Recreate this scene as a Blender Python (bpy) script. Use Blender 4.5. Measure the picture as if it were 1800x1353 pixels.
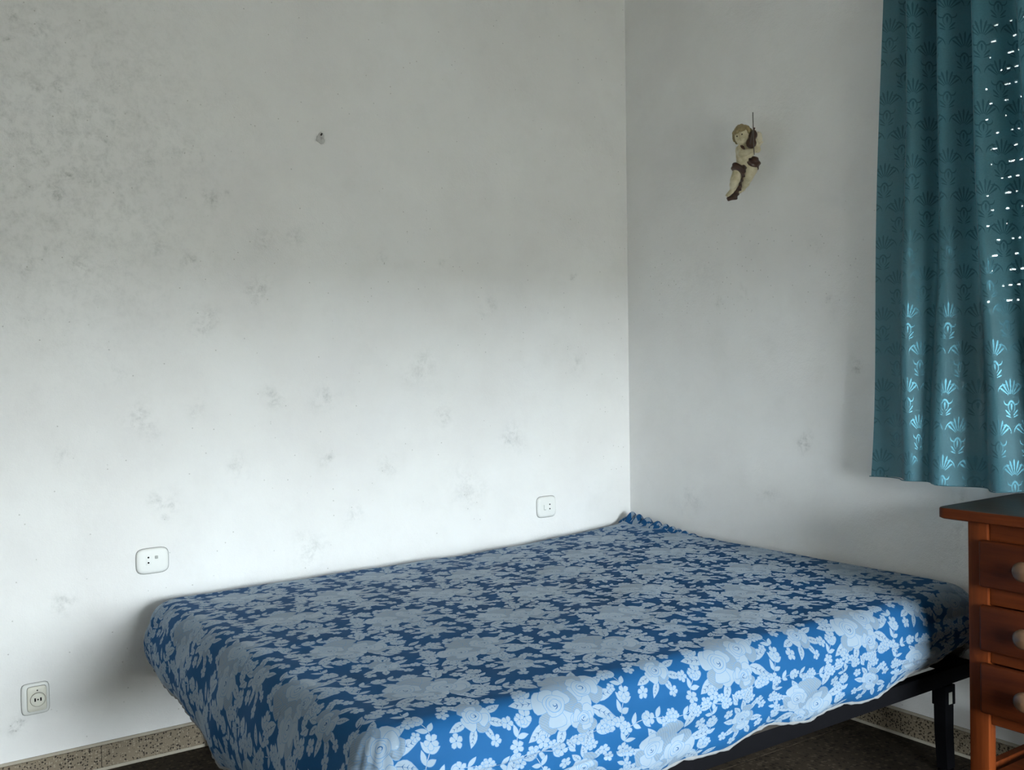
import bpy, bmesh, math, random
import numpy as np
from mathutils import Vector, Matrix
from mathutils.geometry import delaunay_2d_cdt

random.seed(7)
rng = np.random.default_rng(11)
for o in list(bpy.data.objects):
    bpy.data.objects.remove(o, do_unlink=True)
SC = bpy.context.scene
COL = SC.collection

# ------------------------------------------------------------------ camera
cam_data = bpy.data.cameras.new('camera')
cam_data.sensor_fit = 'HORIZONTAL'
cam_data.sensor_width = 36.0
cam_data.lens = 36.0 * 1737.0 / 1800.0
cam_data.clip_start = 0.02
cam = bpy.data.objects.new('camera', cam_data)
COL.objects.link(cam)
R_ = Vector((0.82414, -0.56600, -0.02077)).normalized()
F_ = Vector((0.56560, 0.82438, -0.02249)).normalized()
D_ = F_.cross(R_).normalized()
R_ = D_.cross(F_).normalized()
M = Matrix((R_, -D_, -F_)).transposed().to_4x4()
M.translation = Vector((-2.70235, -3.09793, 1.18))
cam.matrix_world = M
SC.camera = cam

# ------------------------------------------------------------------ world, light, exposure
world = bpy.data.worlds.new('overcast_sky')
SC.world = world
world.use_nodes = True
wb = world.node_tree.nodes['Background']
wb.inputs['Color'].default_value = (0.86, 0.96, 1.0, 1)
wb.inputs['Strength'].default_value = 8.0
SC.view_settings.view_transform = 'Standard'
SC.view_settings.look = 'None'
SC.view_settings.gamma = 1.0
SC.view_settings.use_curve_mapping = False
SC.view_settings.exposure = 2.75
SC.cycles.use_denoising = True
SC.cycles.max_bounces = 14
SC.cycles.diffuse_bounces = 8
SC.cycles.transparent_max_bounces = 16
SC.cycles.sample_clamp_indirect = 6.0
SC.cycles.caustics_reflective = False
SC.cycles.caustics_refractive = False

DOOR = (-1.78, -0.58, 0.0, 1.50)          # open part of the terrace door behind the camera: x0, x1, z0, z1
WIN = (-2.85, -1.415, 0.88, 2.2)          # window in the right wall: y0, y1, z0, z1
Y_BACK, X_SIDE, CEIL = -4.05, -3.75, 2.78


def portal(name, loc, direction, w, h):
    l = bpy.data.lights.new(name, 'AREA')
    l.shape = 'RECTANGLE'
    l.size, l.size_y = w, h
    l.cycles.is_portal = True
    o = bpy.data.objects.new(name, l)
    COL.objects.link(o)
    o.location = loc
    o.rotation_euler = Vector(direction).to_track_quat('-Z', 'Y').to_euler()


portal('door_sky_portal', ((DOOR[0] + DOOR[1]) / 2, Y_BACK - 0.22, (DOOR[2] + DOOR[3]) / 2), (0, 1, 0), DOOR[1] - DOOR[0], DOOR[3] - DOOR[2])
portal('window_sky_portal', (0.24, (WIN[0] + WIN[1]) / 2, (WIN[2] + WIN[3]) / 2), (-1, 0, 0), WIN[1] - WIN[0], WIN[3] - WIN[2])

# ------------------------------------------------------------------ node helpers


class NT:
    def __init__(s, name, rough=0.6, spec=0.5):
        s.m = bpy.data.materials.new(name)
        s.m.use_nodes = True
        s.t = s.m.node_tree
        s.b = s.t.nodes['Principled BSDF']
        s.out = s.t.nodes['Material Output']
        s.b.inputs['Roughness'].default_value = rough
        s.b.inputs['Specular IOR Level'].default_value = spec

    def n(s, kind, **kw):
        x = s.t.nodes.new(kind)
        for k, v in kw.items():
            if k.startswith('i_'):
                x.inputs[k[2:].replace('_', ' ')].default_value = v
            else:
                setattr(x, k, v)
        return x

    def l(s, a, b):
        s.t.links.new(a, b)

    def coord(s, kind='Object', scale=(1, 1, 1), rot=(0, 0, 0)):
        tc = s.n('ShaderNodeTexCoord')
        mp = s.n('ShaderNodeMapping')
        mp.inputs['Scale'].default_value = scale
        mp.inputs['Rotation'].default_value = rot
        s.l(tc.outputs[kind], mp.inputs[0])
        return mp.outputs[0]

    def noise(s, vec, scale, detail=4, rough=0.6, dist=0.0):
        x = s.n('ShaderNodeTexNoise')
        x.inputs['Scale'].default_value = scale
        x.inputs['Detail'].default_value = detail
        x.inputs['Roughness'].default_value = rough
        x.inputs['Distortion'].default_value = dist
        s.l(vec, x.inputs['Vector'])
        return x.outputs['Fac']

    def ramp(s, fac, stops):
        x = s.n('ShaderNodeValToRGB')
        e = x.color_ramp.elements
        while len(e) < len(stops):
            e.new(0.5)
        for el, (p, c) in zip(e, stops):
            el.position = p
            el.color = (c[0], c[1], c[2], 1) if hasattr(c, '__len__') else (c, c, c, 1)
        s.l(fac, x.inputs[0])
        return x.outputs[0]

    def mix(s, fac, a, b, blend='MIX'):
        x = s.n('ShaderNodeMix', data_type='RGBA', blend_type=blend)
        for val, sock in ((fac, x.inputs[0]), (a, x.inputs[6]), (b, x.inputs[7])):
            if isinstance(val, bpy.types.NodeSocket):
                s.l(val, sock)
            elif hasattr(val, '__len__'):
                sock.default_value = (val[0], val[1], val[2], 1)
            else:
                sock.default_value = val
        return x.outputs[2]

    def math(s, op, a, b=0.0, clamp=False):
        x = s.n('ShaderNodeMath', operation=op, use_clamp=clamp)
        for val, sock in ((a, x.inputs[0]), (b, x.inputs[1])):
            if isinstance(val, bpy.types.NodeSocket):
                s.l(val, sock)
            else:
                sock.default_value = val
        return x.outputs[0]

    def bump(s, h, strength=0.3, dist=0.002):
        x = s.n('ShaderNodeBump')
        x.inputs['Strength'].default_value = strength
        x.inputs['Distance'].default_value = dist
        s.l(h, x.inputs['Height'])
        s.l(x.outputs[0], s.b.inputs['Normal'])

    def color(s, c):
        if isinstance(c, bpy.types.NodeSocket):
            s.l(c, s.b.inputs['Base Color'])
        else:
            s.b.inputs['Base Color'].default_value = (c[0], c[1], c[2], 1)


def simple(name, c, rough=0.6, spec=0.5, metal=0.0, vary=0.12, scale=30, bump=0.0):
    m = NT(name, rough, spec)
    v = m.coord()
    f = m.noise(v, scale, 5)
    m.color(m.mix(f, [x * (1 - vary) for x in c], [min(1, x * (1 + vary)) for x in c]))
    m.b.inputs['Metallic'].default_value = metal
    if bump:
        m.bump(m.noise(v, scale * 6, 3), bump, 0.001)
    return m.m


def wall_material():
    m = NT('old_white_plaster', 0.9, 0.2)
    v = m.coord()
    big = m.noise(v, 1.6, 5, 0.6)
    med = m.noise(v, 7.0, 6, 0.65)
    fine = m.noise(v, 90.0, 4, 0.7)
    speck = m.noise(v, 260.0, 3, 0.7)
    c = m.mix(m.ramp(big, [(0.3, 0.0), (0.7, 1.0)]), (0.775, 0.765, 0.745), (0.825, 0.825, 0.815))
    c = m.mix(m.ramp(med, [(0.52, 0.0), (0.75, 0.35)]), c, (0.71, 0.705, 0.685))
    at = m.n('ShaderNodeAttribute', attribute_name='stain')
    patch = m.noise(v, 22.0, 8, 0.75, 0.3)
    broken = m.math('MULTIPLY', m.math('MULTIPLY', at.outputs['Fac'], m.ramp(patch, [(0.44, 0.0), (0.64, 1.0)])), m.ramp(fine, [(0.36, 0.25), (0.62, 1.0)]))
    c = m.mix(broken, c, (0.15, 0.165, 0.15))
    sp = m.math('MULTIPLY', m.ramp(speck, [(0.685, 0.0), (0.73, 1.0)]), m.math('ADD', m.math('MULTIPLY', m.math('MULTIPLY', at.outputs['Fac'], m.ramp(patch, [(0.42, 0.0), (0.6, 1.0)])), 1.1), 0.34), clamp=True)
    c = m.mix(sp, c, (0.22, 0.21, 0.19))
    hue = m.noise(v, 2.7, 4, 0.6)
    c = m.mix(m.ramp(hue, [(0.40, 0.0), (0.66, 1.0)]), c, m.mix(0.22, c, (0.80, 0.77, 0.79), 'MULTIPLY'))
    dots = m.n('ShaderNodeTexVoronoi', feature='F1')
    dots.inputs['Scale'].default_value = 75
    m.l(v, dots.inputs['Vector'])
    dsp = m.n('ShaderNodeSeparateColor')
    m.l(dots.outputs['Color'], dsp.inputs[0])
    pick = m.math('LESS_THAN', dsp.outputs[0], m.math('ADD', 0.035, m.math('MULTIPLY', m.ramp(patch, [(0.5, 0.0), (0.7, 1.0)]), 0.10)))
    dot = m.math('MULTIPLY', pick, m.ramp(dots.outputs['Distance'], [(0.08, 1.0), (0.20, 0.0)]))
    c = m.mix(m.math('MULTIPLY', dot, 0.6), c, (0.30, 0.29, 0.26))
    m.color(c)
    h = m.math('ADD', m.math('MULTIPLY', m.noise(v, 45, 5, 0.65), 1.0), m.math('MULTIPLY', m.noise(v, 260, 2), 0.35))
    m.bump(h, 0.45, 0.004)
    return m.m


def terrazzo(name, base, dark, light, scale=60, rough=0.45, dark_amt=0.30):
    m = NT(name, rough, 0.2)
    v = m.coord()
    nz = m.n('ShaderNodeTexNoise')
    nz.inputs['Scale'].default_value = scale * 0.9
    nz.inputs['Detail'].default_value = 3
    m.l(v, nz.inputs['Vector'])
    vd = m.n('ShaderNodeVectorMath', operation='MULTIPLY_ADD')
    m.l(nz.outputs['Color'], vd.inputs[0])
    vd.inputs[1].default_value = (0.9 / scale,) * 3
    m.l(v, vd.inputs[2])
    v0, v = v, vd.outputs[0]
    vo = m.n('ShaderNodeTexVoronoi', feature='F1')
    vo.inputs['Scale'].default_value = scale
    m.l(v, vo.inputs['Vector'])
    sep = m.n('ShaderNodeSeparateColor')
    m.l(vo.outputs['Color'], sep.inputs[0])
    inside = m.ramp(vo.outputs['Distance'], [(0.36, 1.0), (0.46, 0.0)])
    c = m.mix(m.noise(v, 14, 5), [x * 0.85 for x in base], [x * 1.12 for x in base])
    isd = m.math('MULTIPLY', inside, m.math('LESS_THAN', sep.outputs[0], dark_amt))
    isl = m.math('MULTIPLY', inside, m.math('GREATER_THAN', sep.outputs[0], 0.62))
    c = m.mix(isl, c, light)
    c = m.mix(isd, c, dark)
    vo2 = m.n('ShaderNodeTexVoronoi', feature='F1')
    vo2.inputs['Scale'].default_value = scale * 2.3
    m.l(v, vo2.inputs['Vector'])
    s2 = m.n('ShaderNodeSeparateColor')
    m.l(vo2.outputs['Color'], s2.inputs[0])
    c = m.mix(m.math('MULTIPLY', m.ramp(vo2.outputs['Distance'], [(0.3, 1.0), (0.42, 0.0)]), m.math('LESS_THAN', s2.outputs[1], 0.22)), c, [x * 1.3 for x in dark])
    m.color(c)
    m.bump(m.noise(v, 80, 3), 0.15, 0.001)
    return m.m


def wood(name, c1, c2, axis='z', rough=0.38):
    m = NT(name, max(rough, 0.5), 0.10)
    sc = {'z': (14, 14, 1.0), 'y': (14, 1.0, 14), 'x': (1.0, 14, 14)}[axis]
    v = m.coord('Object', sc)
    f = m.noise(v, 3.0, 8, 0.62, 0.8)
    f2 = m.noise(v, 11.0, 4, 0.6, 0.2)
    c = m.mix(m.ramp(f, [(0.3, 0.0), (0.68, 1.0)]), c1, c2)
    c = m.mix(m.ramp(f2, [(0.55, 0.0), (0.75, 0.35)]), c, [x * 0.55 for x in c1])
    m.color(c)
    m.bump(f, 0.12, 0.001)
    return m.m


MW = wall_material()
M_CEIL = simple('white_ceiling_paint', (0.75, 0.74, 0.71), 0.9, 0.2, bump=0.2)
M_TERR = terrazzo('beige_terrazzo', (0.23, 0.185, 0.13), (0.030, 0.022, 0.015), (0.32, 0.27, 0.20), 150, dark_amt=0.44)
M_FLOOR = terrazzo('brown_terrazzo_tile', (0.042, 0.031, 0.021), (0.013, 0.010, 0.007), (0.080, 0.062, 0.043), 70, 0.7)
M_GROUT = simple('grey_grout', (0.16, 0.145, 0.12), 0.9)
M_MORTAR = simple('pale_mortar_line', (0.40, 0.36, 0.29), 0.9, vary=0.2)
M_BLACK = simple('black_painted_steel', (0.004, 0.004, 0.005), 0.75, 0.03)
M_STICK = simple('grey_metal_plate', (0.30, 0.30, 0.27), 0.5)
M_TICK = simple('brown_mattress_ticking', (0.026, 0.020, 0.015), 0.9, vary=0.3)
M_PINE = wood('orange_pine_upright', (0.066, 0.0125, 0.0024), (0.118, 0.026, 0.0055), 'z')
M_PINEH = wood('orange_pine_rail', (0.060, 0.0115, 0.0023), (0.105, 0.0225, 0.005), 'y')
M_PINED = wood('orange_pine_drawer', (0.040, 0.0075, 0.0018), (0.075, 0.0155, 0.0037), 'y', 0.4)
M_TOP = wood('dark_worn_chest_top', (0.042, 0.035, 0.030), (0.072, 0.058, 0.047), 'y', 0.42)
M_KNOB = simple('pale_turned_wood', (0.085, 0.044, 0.022), 0.4, vary=0.25, scale=12)
M_PLATE = simple('white_painted_plastic', (0.76, 0.765, 0.74), 0.5, 0.4, vary=0.05)
M_OLDPL = simple('yellowed_plastic', (0.70, 0.685, 0.60), 0.45, 0.4, vary=0.08)
M_SHADOW_RING = simple('dark_shadow_ring', (0.13, 0.12, 0.09), 0.9)  # shadow tone put into colour, for the ring round the round socket face
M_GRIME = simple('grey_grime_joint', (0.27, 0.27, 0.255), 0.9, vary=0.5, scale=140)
M_HOLE = simple('black_socket_hole', (0.004, 0.004, 0.004), 0.9, 0.1)
M_GREYB = simple('grey_plastic_button', (0.34, 0.35, 0.33), 0.5)
M_NAIL = simple('rusty_dark_nail', (0.03, 0.028, 0.025), 0.6, metal=0.3)
M_PLUG = simple('grey_filler_plaster', (0.56, 0.56, 0.54), 0.9, vary=0.35, scale=160)
M_ALU = simple('white_window_frame', (0.7, 0.7, 0.68), 0.5)
M_SLAT = simple('grey_blind_slat', (0.42, 0.42, 0.40), 0.7)
M_GROUND = simple('terrace_paving', (0.16, 0.15, 0.13), 0.9, scale=6)
M_ROD = simple('brass_curtain_rod', (0.35, 0.24, 0.10), 0.35, metal=0.9)


def glass_material():
    m = NT('clear_window_glass')
    tr = m.n('ShaderNodeBsdfTransparent')
    tr.inputs[0].default_value = (0.93, 0.96, 0.95, 1)
    gl = m.n('ShaderNodeBsdfGlossy')
    gl.inputs['Roughness'].default_value = 0.02
    fr = m.n('ShaderNodeFresnel')
    fr.inputs[0].default_value = 1.45
    mx = m.n('ShaderNodeMixShader')
    m.l(fr.outputs[0], mx.inputs[0])
    m.l(tr.outputs[0], mx.inputs[1])
    m.l(gl.outputs[0], mx.inputs[2])
    m.l(mx.outputs[0], m.out.inputs[0])
    return m.m


M_GLASS = glass_material()

# ------------------------------------------------------------------ mesh helpers


def link(name, me, mats, parent=None, loc=None):
    o = bpy.data.objects.new(name, me)
    for m in (mats if isinstance(mats, (list, tuple)) else [mats]):
        if m.name not in [x.name for x in me.materials if x]:
            me.materials.append(m)
    COL.objects.link(o)
    if parent:
        o.parent = parent
    if loc is not None:
        o.location = loc
    return o


def tag(o, label=None, cat=None, group=None, kind=None):
    if label:
        o['label'] = label
    if cat:
        o['category'] = cat
    if group:
        o['group'] = group
    if kind:
        o['kind'] = kind
    return o


def thing(name, label, cat, loc=(0, 0, 0), rz=0.0, group=None):
    o = bpy.data.objects.new(name, None)
    o.empty_display_size = 0.05
    COL.objects.link(o)
    o.location = loc
    o.rotation_euler = (0, 0, rz)
    return tag(o, label, cat, group)


def bm_mesh(name, bm, smooth=False, angle=None):
    me = bpy.data.meshes.new(name)
    bmesh.ops.recalc_face_normals(bm, faces=bm.faces[:])
    bm.to_mesh(me)
    bm.free()
    if smooth:
        me.shade_smooth()
        if angle is not None:
            me.set_sharp_from_angle(angle=math.radians(angle))
    return me


def add_box(bm, x0, x1, y0, y1, z0, z1, bevel=0.0, seg=2):
    vs = [bm.verts.new((x, y, z)) for x in (x0, x1) for y in (y0, y1) for z in (z0, z1)]
    fs = [(0, 1, 3, 2), (4, 6, 7, 5), (0, 4, 5, 1), (2, 3, 7, 6), (0, 2, 6, 4), (1, 5, 7, 3)]
    faces = [bm.faces.new([vs[i] for i in f]) for f in fs]
    if bevel:
        es = list({e for f in faces for e in f.edges})
        bmesh.ops.bevel(bm, geom=es, offset=bevel, segments=seg, affect='EDGES', profile=0.5)


def box(name, x0, x1, y0, y1, z0, z1, mats, parent=None, bevel=0.0, seg=2, off=(0, 0, 0)):
    bm = bmesh.new()
    add_box(bm, x0 - off[0], x1 - off[0], y0 - off[1], y1 - off[1], z0 - off[2], z1 - off[2], bevel, seg)
    return link(name, bm_mesh(name, bm, bool(bevel), 40), mats, parent)


def add_tube(bm, pts, radii, seg=10, closed=False):
    pts = [Vector(p) for p in pts]
    if not hasattr(radii, '__len__'):
        radii = [radii] * len(pts)
    rings = []
    n = len(pts)
    prev = None
    for i, p in enumerate(pts):
        a = pts[(i - 1) % n] if (closed or i > 0) else pts[i]
        b = pts[(i + 1) % n] if (closed or i < n - 1) else pts[i]
        t = (b - a).normalized()
        if prev is None:
            u = t.orthogonal().normalized()
        else:
            u = (prev - t * prev.dot(t)).normalized()
        prev = u
        w = t.cross(u)
        rings.append([bm.verts.new(p + (u * math.cos(2 * math.pi * k / seg) + w * math.sin(2 * math.pi * k / seg)) * radii[i]) for k in range(seg)])
    for i in range(n if closed else n - 1):
        A, B = rings[i], rings[(i + 1) % n]
        for k in range(seg):
            bm.faces.new((A[k], A[(k + 1) % seg], B[(k + 1) % seg], B[k]))
    if not closed:
        bm.faces.new(rings[0][::-1])
        bm.faces.new(rings[-1])


def add_lathe(bm, prof, seg=24, axis='z', center=(0, 0, 0)):
    rings = []
    c = Vector(center)
    for r, h in prof:
        ring = []
        for k in range(seg):
            a = 2 * math.pi * k / seg
            p = (r * math.cos(a), r * math.sin(a), h)
            if axis == 'x':
                p = (-h, p[0], p[1])
            elif axis == 'y':
                p = (p[0], -h, p[1])
            ring.append(bm.verts.new(c + Vector(p)))
        rings.append(ring)
    for A, B in zip(rings, rings[1:]):
        for k in range(seg):
            bm.faces.new((A[k], A[(k + 1) % seg], B[(k + 1) % seg], B[k]))
    bm.faces.new(rings[0][::-1])
    bm.faces.new(rings[-1])


def mesh_np(name, verts, tris, mat_index=None, smooth=True):
    me = bpy.data.meshes.new(name)
    nv, nt = len(verts), len(tris)
    me.vertices.add(nv)
    me.vertices.foreach_set('co', np.ascontiguousarray(verts, dtype=np.float32).ravel())
    me.loops.add(nt * 3)
    me.loops.foreach_set('vertex_index', np.ascontiguousarray(tris, dtype=np.int32).ravel())
    me.polygons.add(nt)
    me.polygons.foreach_set('loop_start', np.arange(0, nt * 3, 3, dtype=np.int32))
    if mat_index is not None:
        me.polygons.foreach_set('material_index', np.ascontiguousarray(mat_index, dtype=np.int32))
    me.update(calc_edges=True)
    me.validate()
    if smooth:
        me.shade_smooth()
    return me


# ------------------------------------------------------------------ woven pattern tiles (flat print cut into the cloth mesh)
def poly_inside(P, poly):
    x, y = P[:, 0], P[:, 1]
    inside = np.zeros(len(P), bool)
    q = np.asarray(poly)
    j = len(q) - 1
    for i in range(len(q)):
        xi, yi, xj, yj = q[i, 0], q[i, 1], q[j, 0], q[j, 1]
        if yi != yj:
            cond = ((yi > y) != (yj > y)) & (x < (xj - xi) * (y - yi) / (yj - yi) + xi)
            inside ^= cond
        j = i
    return inside


def make_tile(shapes, W, H, grid):
    """shapes: list of (points, level) painted in order on a W x H tile that repeats; returns verts, tris, level per tri."""
    allp = []
    for pts, lev in shapes:
        q = np.asarray(pts, float)
        for dx in (-W, 0, W):
            for dy in (-H, 0, H):
                s = q + (dx, dy)
                if s[:, 0].max() > -0.004 and s[:, 0].min() < W + 0.004 and s[:, 1].max() > -0.004 and s[:, 1].min() < H + 0.004:
                    allp.append((s, lev))
    verts, edges = [], []
    for s, lev in allp:
        b = len(verts)
        n = len(s)
        verts += [Vector((p[0], p[1])) for p in s]
        edges += [(b + i, b + (i + 1) % n) for i in range(n)]
    nx, ny = max(1, round(W / grid)), max(1, round(H / grid))
    b = len(verts)
    for i in range(nx + 1):
        for j in range(ny + 1):
            verts.append(Vector((W * i / nx, H * j / ny)))
    c = lambda i, j: b + i * (ny + 1) + j
    edges += [(c(0, j), c(0, j + 1)) for j in range(ny)] + [(c(nx, j), c(nx, j + 1)) for j in range(ny)]
    edges += [(c(i, 0), c(i + 1, 0)) for i in range(nx)] + [(c(i, ny), c(i + 1, ny)) for i in range(nx)]
    ov, oe, of, *_ = delaunay_2d_cdt(verts, edges, [], 0, 1e-6, False)
    V = np.array([(p.x, p.y) for p in ov])
    T = np.array([f for f in of if len(f) == 3], int)
    cen = V[T].mean(1)
    ok = (cen[:, 0] > 0) & (cen[:, 0] < W) & (cen[:, 1] > 0) & (cen[:, 1] < H)
    T, cen = T[ok], cen[ok]
    lev = np.zeros(len(T), int)
    for s, L in allp:
        cand = np.nonzero((cen[:, 0] >= s[:, 0].min()) & (cen[:, 0] <= s[:, 0].max()) & (cen[:, 1] >= s[:, 1].min()) & (cen[:, 1] <= s[:, 1].max()))[0]
        if len(cand):
            lev[cand[poly_inside(cen[cand], s)]] = L
    used, inv = np.unique(T, return_inverse=True)
    return V[used], inv.reshape(-1, 3), lev


def spread_tile(tile, W, H, x0, y0, nx, ny):
    V, T, L = tile
    vs, ts = [], []
    for i in range(nx):
        for j in range(ny):
            ts.append(T + len(vs) * len(V))
            vs.append(V + (x0 + i * W, y0 + j * H))
    V2, T2, L2 = np.concatenate(vs), np.concatenate(ts), np.tile(L, nx * ny)
    key = np.round(V2 * 50000).astype(np.int64)
    _, idx, inv = np.unique(key, axis=0, return_index=True, return_inverse=True)
    T2 = inv.ravel()[T2]
    ok = (T2[:, 0] != T2[:, 1]) & (T2[:, 1] != T2[:, 2]) & (T2[:, 0] != T2[:, 2])
    return V2[idx], T2[ok], L2[ok]


def rot2(p, a):
    c, s = math.cos(a), math.sin(a)
    return np.asarray(p) @ np.array([[c, s], [-s, c]])


def grow(p, d):
    q = np.asarray(p, float)
    c = q.mean(0)
    r = q - c
    ln = np.linalg.norm(r, axis=1, keepdims=True)
    return c + r * (ln + d) / np.maximum(ln, 1e-6)


class Motif:
    def __init__(s, gap=0.0012):
        s.sh = []
        s.gap = gap
        s.line = 3

    def put(s, pts, lev, outline=True):
        pts = np.asarray(pts, float)
        if outline:
            s.sh.append((grow(pts, s.gap), s.line))
        s.sh.append((pts, lev))

    def petal(s, x, y, a, ln, wd, lev=1, tip=0.25, n=12, wob=0.06):
        t = np.linspace(0, 2 * math.pi, n, endpoint=False)
        px = 0.5 - 0.5 * np.cos(t)
        py = np.sin(t) * 0.5 * (0.75 + tip * (px * 2 - 1) * 1.4)
        p = np.stack([px * ln, py * wd], 1) * (1 + rng.uniform(-wob, wob, (n, 1)))
        s.put(rot2(p, a) + (x, y), lev)

    def leaf(s, x, y, a, ln, wd, lev=1, rib=True):
        t = np.linspace(0, 1, 7)
        e = np.sin(t * math.pi) ** 0.8 * (1.15 - 0.5 * t) * wd * 0.5
        up = np.stack([t * ln, e], 1)
        dn = np.stack([t[1:-1] * ln, -e[1:-1]], 1)[::-1]
        s.put(rot2(np.concatenate([up, dn]), a) + (x, y), lev)
        if rib:
            w = 0.0006
            s.sh.append((rot2(np.array([(0.1 * ln, -w), (0.85 * ln, 0), (0.1 * ln, w)]), a) + (x, y), 0))
            for q in (0.3, 0.5, 0.68):
                for sg in (-1, 1):
                    s.sh.append((rot2(np.array([(q * ln, 0), (q * ln + 0.13 * ln, sg * wd * 0.24), (q * ln + 0.04 * ln, 0)]), a) + (x, y), 0))

    def blossom(s, x, y, r, n=5, a=None, lev=1):
        a = rng.uniform(0, 6.28) if a is None else a
        for k in range(n):
            s.petal(x, y, a + 2 * math.pi * k / n, r, r * 0.86, lev, 0.3, 9)
        t = np.linspace(0, 2 * math.pi, 6, endpoint=False)
        s.sh.append((np.stack([x + 0.1 * r * np.cos(t), y + 0.1 * r * np.sin(t)], 1), 0))

    def arc(s, x, y, r, a0, a1, w, lev=0, n=9, squash=1.0):
        t = np.linspace(a0, a1, n)
        ww = w * np.sin(np.linspace(0.15, math.pi - 0.15, n))
        o = np.stack([x + (r + ww) * np.cos(t), y + squash * (r + ww) * np.sin(t)], 1)
        i = np.stack([x + (r - ww) * np.cos(t), y + squash * (r - ww) * np.sin(t)], 1)[::-1]
        s.sh.append((np.concatenate([o, i]), lev))

    def stem(s, pts, w, lev=1):
        p = np.asarray(pts, float)
        d = np.gradient(p, axis=0)
        nrm = np.stack([-d[:, 1], d[:, 0]], 1)
        nrm /= np.maximum(np.linalg.norm(nrm, axis=1, keepdims=True), 1e-9)
        s.sh.append((np.concatenate([p + nrm * w, (p - nrm * w)[::-1]]), lev))

    def rose(s, x, y, r, a=0.0, hatch=True):
        """open rose: broad uneven outer petals, a round heart with spiral petal edges"""
        for k, (da, ln, wd, lev) in enumerate(((2.9, 1.12, 1.05, 2), (0.2, 1.15, 1.10, 2), (1.6, 1.10, 1.20, 1), (4.1, 1.0, 1.15, 1), (5.3, 1.08, 1.05, 2), (3.5, 0.84, 1.0, 1), (0.9, 0.86, 0.95, 1), (5.9, 0.80, 0.9, 1))):
            s.petal(x, y, a + da, r * ln, r * wd, lev, 0.42, 16, 0.05)
            if hatch and lev == 2:
                for q in range(6):
                    p = np.array([(0.62 * r * ln, -0.00045), (0.93 * r * ln, 0), (0.62 * r * ln, 0.00045)])
                    s.sh.append((rot2(p, a + da - 0.33 + 0.13 * q) + (x, y), 3))
        hx, hy = x + 0.10 * r * math.cos(a + 1.2), y + 0.10 * r * math.sin(a + 1.2)
        t = np.linspace(0, 2 * math.pi, 18, endpoint=False)
        w = 0.50 * r * (1 + 0.06 * np.sin(3 * t + a) + 0.04 * np.sin(5 * t))
        s.put(np.stack([hx + w * np.cos(t), hy + w * np.sin(t) * 0.9], 1), 1)
        for q, (rad, s0, ln) in enumerate(((0.40, 0.4, 2.3), (0.38, 3.6, 2.0), (0.29, 1.9, 2.6), (0.27, 5.0, 2.1), (0.18, 0.2, 2.8), (0.16, 3.6, 2.2), (0.08, 1.5, 3.6))):
            s.arc(hx + 0.04 * r * math.cos(q * 2.1), hy + 0.04 * r * math.sin(q * 2.1), rad * r, a + s0, a + s0 + ln, 0.0008 if q < 5 else 0.0011, 3 if q < 5 else 0, 9, 0.9)


def bouquet(m, x, y, k=1.0, mir=1, a=0.0):
    def T(px, py):
        q = rot2(np.array([[px * mir * k, py * k]]), a)[0]
        return x + q[0], y + q[1]

    def A(t):
        return (t if mir > 0 else math.pi - t) + a
    for px, py, t, ln, wd in ((-0.055, -0.01, 3.0, .062, .026), (-0.05, -0.03, 3.55, .060, .026), (-0.06, 0.02, 2.65, .052, .02), (0.06, 0.05, 1.0, .056, .026),
                              (0.085, 0.0, 0.05, .066, .028), (0.07, -0.045, -0.55, .062, .026), (0.0, 0.055, 1.75, .052, .024), (-0.02, -0.055, 4.3, .050, .022),
                              (0.035, -0.06, 5.1, .05, .022), (-0.03, 0.05, 2.15, .05, .02)):
        X, Y = T(px, py)
        m.leaf(X, Y, A(t), ln * k * 1.18, wd * k * 1.15)
    for px, py, r in ((0.115, 0.045, .017), (0.128, 0.022, .015), (-0.115, 0.045, .015), (-0.005, 0.098, .015), (0.022, 0.11, .014), (0.10, 0.085, .014),
                      (-0.10, -0.065, .016), (-0.078, -0.085, .014), (0.095, -0.088, .017), (0.07, -0.1, .013), (0.0, -0.102, .016), (-0.12, 0.008, .012), (0.148, -0.03, .013)):
        X, Y = T(px, py)
        m.blossom(X, Y, r * k)
    X, Y = T(0.005, 0.03)
    for t in (0.9, 1.5, 2.1):
        m.petal(X, Y, A(t), .062 * k, .05 * k, 2, 0.45, 14)
    X, Y = T(-0.042, 0.022)
    m.rose(X, Y, 0.050 * k, A(0.4))
    X, Y = T(0.046, -0.016)
    m.rose(X, Y, 0.056 * k, A(2.0))
    X, Y = T(-0.022, -0.052)
    m.rose(X, Y, 0.033 * k, A(4.0), False)


def trail(m, p0, p1, amp, n=9, ph=0.0, leafy=True):
    p0, p1 = np.array(p0), np.array(p1)
    t = np.linspace(0, 1, 26)
    d = p1 - p0
    nn = np.array([-d[1], d[0]]) / np.linalg.norm(d)
    pts = p0 + d * t[:, None] + nn * (amp * np.sin(2 * math.pi * t * 1.0 + ph))[:, None]
    m.stem(pts, 0.0008)
    for k in range(n):
        i = int((k + 0.5) / n * 24)
        dirv = pts[i + 1] - pts[i]
        ang = math.atan2(dirv[1], dirv[0])
        if k % 3 == 0:
            m.blossom(pts[i][0], pts[i][1], 0.0155)
        else:
            for sg in (-1, 1):
                m.leaf(pts[i][0], pts[i][1], ang + sg * rng.uniform(0.6, 1.1), rng.uniform(.022, .028), .0115, 1, False)


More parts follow.
